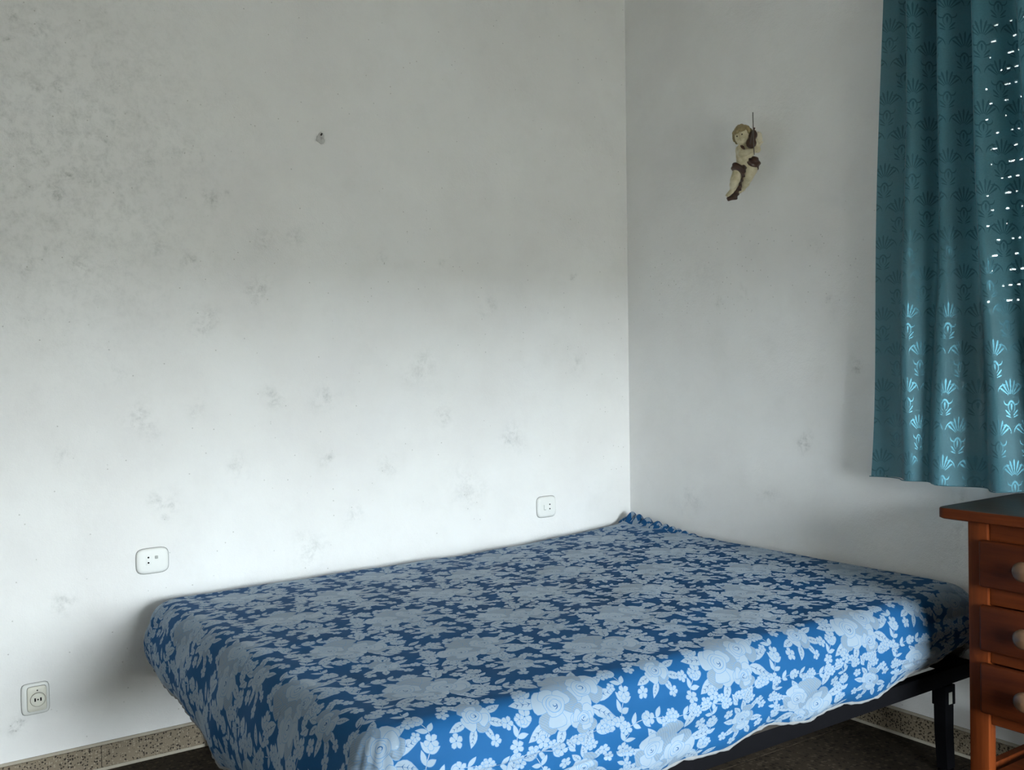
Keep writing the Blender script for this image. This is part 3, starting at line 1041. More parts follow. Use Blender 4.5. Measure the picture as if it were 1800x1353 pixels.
# hem elastic round the lower edge
per = []
N = 420
cor = [(IX0, IY0, math.pi, 1.5 * math.pi), (IX1, IY0, 1.5 * math.pi, 2 * math.pi), (IX1, IY1, 0, 0.5 * math.pi), (IX0, IY1, 0.5 * math.pi, math.pi)]
for k, (cx, cy, a0, a1) in enumerate(cor):
    for t in np.linspace(a0, a1, 24):
        per.append((cx + SMAX * math.cos(t), cy + SMAX * math.sin(t)))
    nxt = cor[(k + 1) % 4]
    e = (cx + SMAX * math.cos(a1), cy + SMAX * math.sin(a1))
    s2 = (nxt[0] + SMAX * math.cos(nxt[2]), nxt[1] + SMAX * math.sin(nxt[2]))
    for t in np.linspace(0, 1, 130)[1:-1]:
        per.append((e[0] + (s2[0] - e[0]) * t, e[1] + (s2[1] - e[1]) * t))
hp = cover_map(np.array(per))
bm = bmesh.new()
rr = [0.0042 + 0.0018 * math.sin(k * 1.9) * math.sin(k * 0.37) for k in range(len(hp))]
hp = hp + np.stack([0 * hp[:, 0], 0 * hp[:, 0], 0.0015 * np.sin(np.arange(len(hp)) * 0.9)], 1)
add_tube(bm, [tuple(p) for p in hp], rr, 8, True)
h = link('hem_elastic', bm_mesh('hem_elastic', bm, True), M_HEM, cover)
h['label'] = 'puckered grey white elastic hem'
# gathered ruffle lying on top along the right wall by the corner
rp, n_r = [], 150
rows = 9
rv = []
for i in range(n_r):
    t = i / (n_r - 1)
    y = -0.035 - 0.44 * t
    wv = math.sin(t * 62 + 2.0 * math.sin(t * 9)) * (1 - 0.6 * t)
    w = (0.034 * (1 - t) ** 0.7 + 0.012)
    for j in range(rows):
        f = j / (rows - 1)
        x = -0.024 - 0.055 * t * 0.2 - w * (f * 1.5) + 0.006 * wv * math.sin(math.pi * f) - 0.02 * t
        zz = float(top_z(np.array(x), np.array(y)))
        hgt = math.sin(math.pi * f) ** 0.7 * (0.030 * (1 - t) ** 0.8 + 0.006) * min(1.0, 0.25 + t * 9) * (1 + 0.38 * wv)
        rv.append((x, y + 0.008 * wv * (f - 0.5), zz - 0.004 + hgt))
rf = [(i * rows + j, (i + 1) * rows + j, (i + 1) * rows + j + 1, i * rows + j + 1) for i in range(n_r - 1) for j in range(rows - 1)]
bm = bmesh.new()
bv = [bm.verts.new(p) for p in rv]
for k, f in enumerate(rf):
    fc = bm.faces.new([bv[i] for i in f])
    i, j = divmod(k, rows - 1)
    fc.material_index = 1 if (math.sin(i * 0.55 + j * 1.3) + math.sin(i * 0.23 - j * 0.9)) > 0.25 else 0
ro = link('gathered_ruffle', bm_mesh('gathered_ruffle', bm, True), [M_BLUE, M_FLOW], cover)
ro['label'] = 'gathered cloth bunched in the far corner'

# ------------------------------------------------------------------ curtain
M_CURT_COL = (0.058, 0.178, 0.222)


def curtain_material(name, col, rough, spec, clear, metal=0.0, through=0.30):
    m = NT(name, rough, spec)
    m.b.inputs['Metallic'].default_value = metal
    v = m.coord('Object', (1, 1, 0.5))
    c = m.mix(m.noise(v, 9, 3), [x * 0.92 for x in col], [x * 1.08 for x in col])
    m.color(c)
    m.b.inputs['Sheen Weight'].default_value = 0.15
    m.bump(m.noise(m.coord('Object', (1, 1, 0.15)), 1200, 2), 0.15, 0.0006)
    tl = m.n('ShaderNodeBsdfTranslucent')
    tl.inputs[0].default_value = (col[0] * 1.9, col[1] * 1.7, col[2] * 1.7, 1)
    mx = m.n('ShaderNodeMixShader')
    mx.inputs[0].default_value = through
    m.l(m.b.outputs[0], mx.inputs[1])
    m.l(tl.outputs[0], mx.inputs[2])
    tr = m.n('ShaderNodeBsdfTransparent')
    mx2 = m.n('ShaderNodeMixShader')
    wv = m.ramp(m.noise(m.coord('Object', (1, 1, 1.6)), 160, 3, 0.7), [(0.36, 0.0), (0.64, 1.0)])
    m.l(m.math('MULTIPLY', wv, clear * 1.9), mx2.inputs[0])
    m.l(mx.outputs[0], mx2.inputs[1])
    m.l(tr.outputs[0], mx2.inputs[2])
    m.l(mx2.outputs[0], m.out.inputs[0])
    return m.m


M_C0 = curtain_material('teal_satin', M_CURT_COL, 0.56, 0.48, 0.05, 0.10, 0.44)
M_C1 = curtain_material('teal_brocade_plume', (0.038, 0.122, 0.158), 0.38, 0.5, 0.020, 0.78, 0.22)
CT_W, CT_H = 0.090, 0.215
ct = make_tile(fan_shapes(CT_W, CT_H), CT_W, CT_H, 0.011)
CZ0, CZ1 = 0.808, 2.4375
# plan of the folds at hem and at rod: (y, distance from wall)
BOT = [(-1.218, .095), (-1.27, .088), (-1.325, .105), (-1.372, .145), (-1.425, .108), (-1.475, .142), (-1.535, .090), (-1.585, .082), (-1.645, .150), (-1.715, .092), (-1.775, .135), (-1.835, .088), (-1.90, .145), (-1.96, .09)]
TOPC = [(-1.288, .100), (-1.318, .072), (-1.352, .045), (-1.402, .165), (-1.452, .055), (-1.495, .145), (-1.556, .040), (-1.558, .085), (-1.590, .170), (-1.655, .055), (-1.700, .150), (-1.745, .06), (-1.795, .145), (-1.85, .08)]


def catmull(C, n):
    C = np.array(C)
    E_ = np.concatenate([[2 * C[0] - C[1]], C, [2 * C[-1] - C[-2]]])
    out = []
    for i in range(1, len(E_) - 2):
        for t in np.linspace(0, 1, n, endpoint=False):
            p0, p1, p2, p3 = E_[i - 1:i + 3]
            out.append(0.5 * ((2 * p1) + (-p0 + p2) * t + (2 * p0 - 5 * p1 + 4 * p2 - p3) * t ** 2 + (-p0 + 3 * p1 - 3 * p2 + p3) * t ** 3))
    out.append(C[-1])
    return np.array(out)


cb, ctp = catmull(BOT, 16), catmull(TOPC, 16)
midc = (cb + ctp) / 2
arc = np.concatenate([[0], np.cumsum(np.linalg.norm(np.diff(midc, axis=0), axis=1))])
CW = arc[-1]
ntx, nty = math.ceil(CW / CT_W), math.ceil((CZ1 - CZ0) / CT_H)
V, T, L = spread_tile(ct, CT_W, CT_H, 0, CZ0 - 0.03, ntx, nty)
ok = (V[T][:, :, 0].mean(1) < CW) & (V[T][:, :, 1].mean(1) < CZ1) & (V[T][:, :, 1].mean(1) > CZ0)
T, L = T[ok], L[ok]
used, inv = np.unique(T, return_inverse=True)
V, T = V[used], inv.reshape(-1, 3)
s_, z_ = np.clip(V[:, 0], 0, CW), np.clip(V[:, 1], CZ0, CZ1)
k = (z_ - CZ0) / (CZ1 - CZ0)
k = k ** 0.9
by = np.interp(s_, arc, cb[:, 0]); bx = np.interp(s_, arc, cb[:, 1])
ty = np.interp(s_, arc, ctp[:, 0]); tx = np.interp(s_, arc, ctp[:, 1])
yy = by + (ty - by) * k + 0.006 * np.sin(5 * z_ + 9 * s_) * (1 - k)
xx = bx + (tx - bx) * k + 0.006 * np.sin(4.2 * z_ + 14 * s_)
XYZ = np.stack([wall_x(z_) - xx, yy, z_ + 0.004 * np.sin(9 * s_) * (1 - k)], 1)
cme = mesh_np('curtain', XYZ, T, L)
for m in (M_C0, M_C1):
    cme.materials.append(m)
cur = link('curtain', cme, [M_C0, M_C1])
tag(cur, 'teal satin curtain with woven plume pattern hanging at the window', 'curtain')
bm = bmesh.new()
hem = [(float(a), float(b)) for a, b in cb[::2]]
add_tube(bm, [(wall_x(CZ0) - xv, yv, CZ0 + 0.004 * math.sin(9 * sv) + 0.001) for (yv, xv), sv in zip(hem, arc[::2])], 0.0016, 6)
link('hem', bm_mesh('hem', bm, True), M_C0, cur)
rod = thing('curtain_rod', 'brass curtain rod above the window out of view', 'rod', (-0.075, -2.15, 2.45))
bm = bmesh.new()
add_tube(bm, [(0, -0.95, 0), (0, 0.95, 0)], 0.011, 14)
link('rod', bm_mesh('rod', bm, True, 40), M_ROD, rod)
for yb in (-0.8, 0.8):
    bm = bmesh.new()
    add_tube(bm, [(0.0, yb, 0.0), (0.07, yb, 0.0), (0.094, yb, 0.0)], [0.007, 0.007, 0.02], 10)
    link('bracket', bm_mesh('bracket', bm, True, 40), M_ROD, rod)
for ye in (-0.95, 0.95):
    bm = bmesh.new()
    bmesh.ops.create_uvsphere(bm, u_segments=14, v_segments=8, radius=0.022, matrix=Matrix.Translation((0, ye, 0)))
    link('finial', bm_mesh('finial', bm, True), M_ROD, rod)

# ------------------------------------------------------------------ chest of drawers
KX, KY = -0.405, -1.725           # front plane of the posts, left side of the posts
KW, KD, KH = 0.66, 0.36, 0.795
chest = thing('chest_of_drawers', 'orange pine chest with dark top and three knobbed drawers below the curtain', 'chest', (KX + KD / 2, KY - KW / 2, 0))
co = (chest.location.x, chest.location.y, 0)
yl, yr = KY, KY - KW
# top: board with rounded corners, dark upper face
bm = bmesh.new()
tx0, tx1, ty0, ty1 = KX - 0.017, -0.013, yr - 0.074, yl + 0.074
rc = 0.035
ring = []
for cx, cy, a0 in ((tx1 - rc, ty1 - rc, 0), (tx0 + rc * .6, ty1 - rc * .6, 90), (tx0 + rc * .6, ty0 + rc * .6, 180), (tx1 - rc, ty0 + rc, 270)):
    r = rc if cx > -0.2 else rc * .6
    for t in range(7):
        a = math.radians(a0 + 15 * t)
        ring.append((cx + r * math.cos(a), cy + r * math.sin(a)))
layers = [(0.004, KH - 0.028), (0.0, KH - 0.025), (0.0, KH - 0.004), (0.0012, KH - 0.0012), (0.004, KH)]
cxm, cym = (tx0 + tx1) / 2, (ty0 + ty1) / 2
rings = []
for ins, z in layers:
    fx, fy = 1 - 2 * ins / (tx1 - tx0), 1 - 2 * ins / (ty1 - ty0)
    rings.append([bm.verts.new((cxm + (x - cxm) * fx - co[0], cym + (y - cym) * fy - co[1], z)) for x, y in ring])
for A, B in zip(rings, rings[1:]):
    for i in range(len(A)):
        f = bm.faces.new((A[i], A[(i + 1) % len(A)], B[(i + 1) % len(A)], B[i]))
        if A is rings[3] :
            f.material_index = 1
bm.faces.new(rings[0][::-1])
bm.faces.new(rings[-1]).material_index = 1
link('chest_top', bm_mesh('chest_top', bm, True, 30), [M_PINEH, M_TOP], chest)['label'] = 'dark worn top with orange edge'
ZT = KH - 0.028
PT = 0.032
for px in (KX, KX + KD - PT):
    for py in (yl, yr + 0.05):
        box('post', px, px + PT, py - 0.05, py, 0.0, ZT, M_PINE, chest, 0.003, 2, co)
for py in (yl - 0.014, yr + 0.030):
    box('side_panel', KX + PT + .0003, KX + KD - PT - .0003, py - 0.016, py, 0.275, ZT - .0005, M_PINE, chest, 0.0, 1, co)
    box('side_rail', KX + PT + .0003, KX + KD - PT - .0003, py - 0.019, py + .004, 0.130, 0.160, M_PINEH, chest, 0.002, 1, co)
box('back_panel', KX + KD - 0.02, KX + KD - 0.008, yr + 0.0503, yl - 0.0503, 0.275, ZT - .0005, M_PINEH, chest, 0.0, 1, co)
for z0, z1 in ((0.722, ZT - .0005), (0.566, 0.612), (0.424, 0.458), (0.272, 0.302)):
    box('front_rail', KX + 0.010, KX + 0.028, yr + 0.0503, yl - 0.0503, z0, z1, M_PINEH, chest, 0.0015, 1, co)
box('lower_shelf', KX + 0.012, KX + KD - 0.01, yr + 0.052, yl - 0.052, 0.140, 0.156, M_PINEH, chest, 0.002, 1, co)
for z0, z1 in ((0.612, 0.727), (0.456, 0.569), (0.304, 0.427)):
    bm = bmesh.new()
    add_box(bm, KX - 0.019 - co[0], KX - 0.0008 - co[0], yr + 0.037 - co[1], yl - 0.037 - co[1], z0, z1, 0.007, 3)
    add_box(bm, KX + 0.029 - co[0], KX + KD - 0.03 - co[0], yr + 0.058 - co[1], yl - 0.058 - co[1], z0 + 0.012, z0 + 0.02)
    dobj = link('drawer', bm_mesh('drawer', bm, True, 30), M_PINED, chest)
    for ky in (yl - 0.160, yr + 0.160):
        bm = bmesh.new()
        add_lathe(bm, [(0.0, 0.0), (0.015, 0.0), (0.013, 0.004), (0.008, 0.008), (0.008, 0.012), (0.018, 0.016), (0.0235, 0.023), (0.023, 0.031), (0.016, 0.037), (0.0, 0.0385)], 22, 'x', (KX - 0.019 - co[0], ky - co[1], (z0 + z1) / 2 + 0.002))
        link('knob', bm_mesh('knob', bm, True, 50), M_KNOB, dobj)['label'] = 'pale round turned knob'

# ------------------------------------------------------------------ sockets on the left wall


def superplate(w, h, d, p=4.5, flat=0.55, seg=48, lip=0.2):
    bm = bmesh.new()
    rings = []
    for sc, dz in ((1.0, 0.0), (1.0, d * lip), (0.975, d * 0.55), (0.90, d * 0.85), (0.75, d * 0.97), (flat * 0.6, d), (0.02, d)):
        ring = []
        for k in range(seg):
            a = 2 * math.pi * k / seg
            c, s = math.cos(a), math.sin(a)
            r = (abs(c) ** p + abs(s) ** p) ** (-1 / p)
            ring.append(bm.verts.new((0.5 * w * sc * r * c, -dz, 0.5 * h * sc * r * s)))
        rings.append(ring)
    for A, B in zip(rings, rings[1:]):
        for k in range(seg):
            bm.faces.new((A[k], A[(k + 1) % seg], B[(k + 1) % seg], B[k]))
    bm.faces.new(rings[0][::-1])
    bm.faces.new(rings[-1])
    return bm


def disc(name, x, z, r, y0, y1, mat, parent, seg=16):
    bm = bmesh.new()
    add_lathe(bm, [(r, -y0), (r * 0.98, -y1)], seg, 'y', (x, 0, z))
    return link(name, bm_mesh(name, bm, True, 40), mat, parent)


G_ = 'wall sockets on the left wall'
s1 = thing('wall_socket', 'wide rounded white socket plate with two black holes, left of the bed end', 'socket', (-1.919, -0.0005, 0.601), 0, G_)
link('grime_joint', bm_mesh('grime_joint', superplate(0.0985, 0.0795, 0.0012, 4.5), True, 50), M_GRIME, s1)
link('cover_plate', bm_mesh('cover_plate', superplate(0.095, 0.076, 0.009), True, 50), M_PLATE, s1)
for zz in (0.012, -0.004):
    disc('socket_hole', -0.0135, zz, 0.0028, -0.008, -0.0096, M_HOLE, s1)
box('socket_insert', -0.021, -0.006, -0.0094, -0.006, -0.012, 0.019, M_PLATE, s1, 0.001)
box('switch_button', 0.006, 0.0145, -0.012, -0.006, 0.006, 0.015, M_GREYB, s1, 0.001)['label'] = 'small grey switch button'
s2 = thing('wall_socket', 'squarish white socket plate above the far end of the bed near the corner', 'socket', (-0.4285, -0.0005, 0.617), 0, G_)
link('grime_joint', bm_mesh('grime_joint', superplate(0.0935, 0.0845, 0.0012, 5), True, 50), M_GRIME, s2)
link('cover_plate', bm_mesh('cover_plate', superplate(0.090, 0.081, 0.010, 5), True, 50), M_PLATE, s2)
for zz in (0.009, -0.008):
    disc('socket_hole', 0.011, zz, 0.0030, -0.009, -0.0106, M_HOLE, s2)
box('socket_insert', 0.003, 0.02, -0.0104, -0.007, -0.018, 0.018, M_PLATE, s2, 0.001)
bm = bmesh.new()
add_box(bm, -0.0175, -0.0160, -0.0108, -0.007, -0.010, 0.009)
add_box(bm, -0.0160, -0.0075, -0.0108, -0.007, -0.0115, -0.0095)
link('switch_slot', bm_mesh('switch_slot', bm), M_GREYB, s2)
s3 = thing('wall_socket', 'old yellowed round socket in a white frame low above the skirting', 'socket', (-2.254, -0.0005, 0.249), 0, G_)
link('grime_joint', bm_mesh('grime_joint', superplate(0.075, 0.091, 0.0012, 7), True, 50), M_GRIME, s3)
link('outer_frame', bm_mesh('outer_frame', superplate(0.072, 0.088, 0.008, 7, lip=0.4), True, 50), M_PLATE, s3)
bm = superplate(0.050, 0.070, 0.006, 9, lip=0.6)
bmesh.ops.translate(bm, verts=bm.verts[:], vec=(0.003, -0.0072, 0.001))
link('inner_plate', bm_mesh('inner_plate', bm, True, 50), M_OLDPL, s3)
bm = bmesh.new()
add_lathe(bm, [(0.0195, 0.012), (0.0195, 0.0152), (0.0185, 0.0158), (0.0175, 0.0150), (0.0170, 0.0138), (0.0, 0.0138)], 30, 'y', (0.005, 0, -0.001))
link('socket_face', bm_mesh('socket_face', bm, True, 40), M_OLDPL, s3)
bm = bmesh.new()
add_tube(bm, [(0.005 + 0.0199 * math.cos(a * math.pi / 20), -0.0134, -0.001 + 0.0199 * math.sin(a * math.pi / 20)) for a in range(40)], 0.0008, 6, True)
link('face_shadow_ring', bm_mesh('face_shadow_ring', bm, True), M_SHADOW_RING, s3)  # thin dark ring painting in the shadow line round the socket face
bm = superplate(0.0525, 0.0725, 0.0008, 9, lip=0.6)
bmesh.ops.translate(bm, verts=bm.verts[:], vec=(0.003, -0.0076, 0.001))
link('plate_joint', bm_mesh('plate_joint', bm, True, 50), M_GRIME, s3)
for xx, hh in ((-0.0025, 0.0048), (0.0125, 0.0048)):
    box('socket_slot', xx - 0.002, xx + 0.002, -0.0145, -0.013, -0.001 - hh, -0.001 + hh, M_HOLE, s3)
disc('center_screw', 0.005, -0.001, 0.0024, -0.013, -0.0146, M_NAIL, s3)
disc('top_screw', 0.004, 0.0255, 0.0022, -0.012, -0.0142, M_NAIL, s3)

nail = thing('wall_nail', 'small dark nail stub in a filled hole high on the left wall', 'nail', (-1.333, 0, 1.95))
bm = bmesh.new()
add_tube(bm, [(0.0, 0.002, 0.004), (0.0, -0.006, 0.006), (0.001, -0.009, 0.010)], [0.0032, 0.0032, 0.0024], 8)
link('nail_shank', bm_mesh('nail_shank', bm, True, 40), M_NAIL, nail)
bm = bmesh.new()
for i in range(9):
    a = i * 0.7
    bmesh.ops.create_icosphere(bm, subdivisions=1, radius=0.0055 + 0.0025 * (i % 3), matrix=Matrix.Translation((0.008 * math.cos(a) - 0.001, -0.0006, 0.012 * math.sin(a) - 0.006)) @ Matrix.Diagonal((1, 0.35, 1, 1)))
link('plaster_plug', bm_mesh('plaster_plug', bm, True), M_PLUG, nail)

# ------------------------------------------------------------------ cherub figurine
# local frame: X to the right as seen from the bed, -Y towards the viewer, Z up
ang = thing('cherub_figurine', 'small cream and brown cherub figurine playing a violin, hung on the right wall', 'figurine', (-0.0735, -0.7215, 1.868), math.radians(-48.0))


def J(cx, cy, q=0.0):
    return np.array([(cx - 530) * 0.000275, -q, (700 - cy) * 0.000275])


def surface_nets(f, lo, hi, h):
    """one closed mesh at f = 0 (f negative inside)"""
    n = [int(math.ceil((b - a) / h)) + 1 for a, b in zip(lo, hi)]
    ax = [a + h * np.arange(k) for a, k in zip(lo, n)]
    X, Y, Z = np.meshgrid(*ax, indexing='ij')
    F = f(np.stack([X, Y, Z], -1))
    c = F < 0
    cells = np.zeros((n[0] - 1, n[1] - 1, n[2] - 1), int)
    offs = [(i, j, k) for i in (0, 1) for j in (0, 1) for k in (0, 1)]
    sl = lambda i, j, k: (slice(i, n[0] - 1 + i), slice(j, n[1] - 1 + j), slice(k, n[2] - 1 + k))
    for o_ in offs:
        cells += c[sl(*o_)]
    act = (cells > 0) & (cells < 8)
    idx = -np.ones(act.shape, int)
    idx[act] = np.arange(act.sum())
    ps = np.zeros(act.shape + (3,))
    cnt = np.zeros(act.shape)
    for i, a in enumerate(offs):
        for b in offs[i + 1:]:
            if sum(abs(p - r) for p, r in zip(a, b)) != 1:
                continue
            fa, fb = F[sl(*a)], F[sl(*b)]
            m = (fa < 0) != (fb < 0)
            t = np.where(m, fa / np.where(fa - fb == 0, 1, fa - fb), 0)
            for d in range(3):
                ps[..., d] += np.where(m, a[d] + t * (b[d] - a[d]), 0)
            cnt += m
    I = np.argwhere(act)
    Vv = np.array(lo) + h * (I + ps[act] / np.maximum(cnt[act], 1)[:, None])
    quads = []
    for d in range(3):
        e1, e2 = [x for x in range(3) if x != d]
        s0 = [slice(1, n[x] - 1) for x in range(3)]
        s0[d] = slice(0, n[d] - 1)
        s1_ = list(s0)
        s1_[d] = slice(1, n[d])
        A, B = c[tuple(s0)], c[tuple(s1_)]
        w = np.argwhere(A != B)
        inside = A[A != B]
        base = w.copy()
        base[:, e1] += 1
        base[:, e2] += 1
        g_ = []
        for u, v in ((0, 0), (1, 0), (1, 1), (0, 1)):
            p = base.copy()
            p[:, e1] -= u
            p[:, e2] -= v
            g_.append(idx[p[:, 0], p[:, 1], p[:, 2]])
        g_ = np.stack(g_, 1)
        flip = inside if d != 1 else ~inside
        g_[flip] = g_[flip][:, ::-1]
        quads.append(g_)
    Q = np.concatenate(quads)
    Q = Q[(Q >= 0).all(1)]
    return Vv, np.concatenate([Q[:, [0, 1, 2]], Q[:, [0, 2, 3]]])


def smin(a, b, k):
    h = np.clip(0.5 + 0.5 * (b - a) / k, 0, 1)
    return b + (a - b) * h - k * h * (1 - h)


def cone(p, a, b, ra, rb):
    a, b = np.asarray(a), np.asarray(b)
    d = b - a
    t = np.clip(((p - a) @ d) / (d @ d), 0, 1)
    return np.linalg.norm(p - a - t[..., None] * d, axis=-1) - (ra + (rb - ra) * t)


def ell(p, c, r):
    q = (p - np.asarray(c)) / np.asarray(r)
    k = np.linalg.norm(q, axis=-1)
    return (k - 1) * min(r)


HC = J(512, 405, 0.012)
fdir = np.array([-0.34, -0.90, -0.24]); fdir /= np.linalg.norm(fdir)          # where the face looks
fside = np.cross(fdir, (-0.26, 0, 1.0)); fside /= np.linalg.norm(fside)
fup = np.cross(fside, fdir)
if fup[2] < 0:
    fup, fside = -fup, -fside
FP = lambda s, u, d: HC + fside * s + fup * u + fdir * d
SHR, SHL = J(468, 580, 0.010), J(612, 572, 0.004)
ELR, HAR = J(492, 640, 0.030), J(640, 622, 0.036)
ELL_, HAL = J(690, 585, 0.0), J(672, 470, 0.012)
HIPR, KNR, ANR, TOR = J(462, 835, 0.004), J(412, 950, 0.010), J(378, 1070, -0.012), J(322, 1128, -0.002)
HIPL, KNL, ANL, TOL = J(610, 835, 0.004), J(568, 935, 0.006), J(498, 1052, -0.022), J(468, 1088, -0.012)


def hand(p, base, out, up, k, s=1.0):
    out = out / np.linalg.norm(out)
    side = np.cross(out, up)
    side /= np.linalg.norm(side)
    nrm = np.cross(side, out)
    d = ell(p, base + out * 0.005 * s, (0.0062 * s, 0.0052 * s, 0.0056 * s))
    for i, ln in enumerate((0.0085, 0.0100, 0.0095, 0.0075)):
        r = base + out * 0.007 * s + side * (i - 1.5) * 0.0027 * s
        m_ = r + out * ln * 0.55 * s
        e = m_ + (out * 0.5 - nrm * 0.8) * ln * 0.5 * s
        d = smin(d, np.minimum(cone(p, r, m_, 0.0016 * s, 0.0014 * s), cone(p, m_, e, 0.0014 * s, 0.0011 * s)), 0.0012)
    t0 = base + out * 0.002 * s - side * 0.005 * s
    t1 = t0 + (out * 0.6 - side * 0.7) * 0.005 * s
    t2 = t1 + (out * 0.7 - nrm * 0.6) * 0.004 * s
    return smin(d, np.minimum(cone(p, t0, t1, 0.0018 * s, 0.0016 * s), cone(p, t1, t2, 0.0016 * s, 0.0012 * s)), 0.0015)


def body_f(p):
    d = ell(p, HC, (0.0275, 0.029, 0.0315))
    d = smin(d, ell(p, FP(0, -0.012, 0.009), (0.021, 0.021, 0.019)), 0.010)      # jaw
    for sg in (-1, 1):
        d = smin(d, ell(p, FP(sg * 0.0125, -0.010, 0.019), (0.0085, 0.0085, 0.0085)), 0.006)       # cheeks
        d = smin(d, ell(p, FP(sg * 0.0275, -0.002, -0.002), (0.004, 0.005, 0.0065)), 0.002)        # ears
        d = smin(d, cone(p, FP(sg * 0.005, 0.0085, 0.0275), FP(sg * 0.015, 0.0085, 0.0225), 0.0022, 0.0018), 0.004)    # brows
    d = smin(d, ell(p, FP(0, -0.022, 0.022), (0.0065, 0.0065, 0.0055)), 0.005)                     # chin
    d = smin(d, cone(p, FP(0, 0.004, 0.0285), FP(0, -0.005, 0.0325), 0.0022, 0.0033), 0.003)       # nose
    d = smin(d, ell(p, FP(0, -0.0128, 0.0285), (0.0055, 0.0035, 0.0018)), 0.0015)                  # lips
    d = smin(d, ell(p, FP(0, -0.0165, 0.0275), (0.0045, 0.0035, 0.0018)), 0.0015)
    for sg in (-1, 1):
        d = -smin(-d, ell(p, FP(sg * 0.0095, 0.0035, 0.0295), (0.0045, 0.0045, 0.0032)), 0.002)     # eye hollows
        d = smin(d, ell(p, FP(sg * 0.0095, 0.0030, 0.0255), (0.0036, 0.0036, 0.0030)), 0.001)       # eyeballs
    d = smin(d, cone(p, J(528, 480, 0.004), J(535, 570, 0.0), 0.012, 0.0135), 0.008)               # neck
    d = smin(d, ell(p, J(540, 605, 0.002), (0.030, 0.020, 0.026)), 0.012)                          # chest
    d = smin(d, ell(p, J(528, 705, 0.006), (0.0265, 0.022, 0.028)), 0.016)                         # belly
    d = smin(d, ell(p, J(535, 800, 0.0), (0.032, 0.022, 0.022)), 0.014)                            # pelvis
    for a, b, c_, ra, rb, rc_ in ((SHR, ELR, HAR, 0.0135, 0.0115, 0.0068), (SHL, ELL_, HAL, 0.0125, 0.0105, 0.0066)):
        arm = smin(cone(p, a, b, ra, rb), cone(p, b, c_, rb, rc_), 0.004)
        d = smin(d, arm, 0.006)
    d = smin(d, hand(p, HAR, HAR - ELR, np.array([0.2, -0.5, 1.0]), 1, 1.0), 0.003)
    d = smin(d, hand(p, HAL, np.array([-0.4, -0.3, 0.7]), np.array([0.6, -0.7, 0.3]), 1, 1.0), 0.003)
    for h_, k_, a_, t_ in ((HIPR, KNR, ANR, TOR), (HIPL, KNL, ANL, TOL)):
        leg = smin(cone(p, h_, k_, 0.0215, 0.0160), cone(p, k_, k_ * 0.5 + a_ * 0.5 + np.array([0, 0.002, 0]), 0.0155, 0.0145), 0.006)
        leg = smin(leg, cone(p, k_ * 0.5 + a_ * 0.5 + np.array([0, 0.002, 0]), a_, 0.0145, 0.0090), 0.004)
        leg = smin(leg, cone(p, a_, t_, 0.0090, 0.0072), 0.005)
        toe = (t_ - a_) / np.linalg.norm(t_ - a_)
        sd_ = np.cross(toe, (0, -0.5, 0.8)); sd_ /= np.linalg.norm(sd_)
        for i in range(5):
            r0 = t_ + sd_ * (i - 2) * 0.0029
            leg = smin(leg, cone(p, r0, r0 + toe * (0.0085 - 0.0008 * abs(i - 1)), 0.0024, 0.0018), 0.0015)
        d = smin(d, leg, 0.008)
    return d


M_CREAM = NT('aged_cream_resin', 0.42, 0.45)
_v = M_CREAM.coord()
M_CREAM.color(M_CREAM.mix(M_CREAM.ramp(M_CREAM.noise(_v, 38, 5), [(0.35, 0.0), (0.7, 1.0)]), (0.42, 0.36, 0.22), (0.66, 0.60, 0.43)))
M_CREAM = M_CREAM.m
M_HAIR = simple('antique_gold_hair', (0.27, 0.205, 0.095), 0.45, vary=0.45, scale=120)
M_BROWN = simple('dark_red_brown_glaze', (0.040, 0.0135, 0.005), 0.28, 0.6, vary=0.4, scale=60)
M_WING = simple('cream_wing', (0.58, 0.53, 0.40), 0.5, vary=0.2, scale=60)
M_EYE = simple('brown_painted_eye', (0.03, 0.018, 0.01), 0.3)
M_BOW = simple('grey_bow_stick', (0.12, 0.11, 0.10), 0.45)

v_, t_ = surface_nets(body_f, (-0.082, -0.075, -0.140), (0.075, 0.060, 0.125), 0.00125)
link('body', mesh_np('body', v_, t_), M_CREAM, ang)
for sg in (-1, 1):
    bm = bmesh.new()
    bmesh.ops.create_uvsphere(bm, u_segments=12, v_segments=8, radius=0.0025, matrix=Matrix.Translation(Vector(FP(sg * 0.0095, 0.0026, 0.0276))))
    link('eye', bm_mesh('eye', bm, True), M_EYE, ang)
bm = bmesh.new()
add_tube(bm, [Vector(FP(s, -0.0148 + 0.0006 * (abs(s) > 0.003), 0.0302 - 40 * s * s)) for s in (-0.0042, -0.002, 0.0, 0.002, 0.0042)], [0.0006, 0.0013, 0.0016, 0.0013, 0.0006], 6)
link('lips', bm_mesh('lips', bm, True), M_BROWN, ang)

curls = []
r2 = np.random.default_rng(5)
while len(curls) < 120:
    a = r2.normal(size=3)
    a /= np.linalg.norm(a)
    d_, u_ = a @ fdir, a @ fup
    if (d_ > 0.42 and u_ < 0.50) or u_ < -0.55 or (d_ > 0.12 and u_ < -0.25):
        continue
    curls.append((HC + a * np.array([0.0290, 0.030, 0.0325]), r2.uniform(0.0050, 0.0085)))


def hair_f(p):
    d = ell(p, HC - fdir * 0.004 + fup * 0.003, (0.0285, 0.030, 0.0325))
    cut = (p - FP(0, 0.0175, 0.020)) @ (fdir * 0.9 - fup * 0.62)
    d = np.maximum(d, cut)
    for c_, r_ in curls:
        d = smin(d, np.linalg.norm(p - c_, axis=-1) - r_, 0.0018)
    return d


v_, t_ = surface_nets(hair_f, HC - 0.046, HC + 0.046, 0.0014)
link('hair', mesh_np('hair', v_, t_), M_HAIR, ang)['label'] = 'curly golden hair'

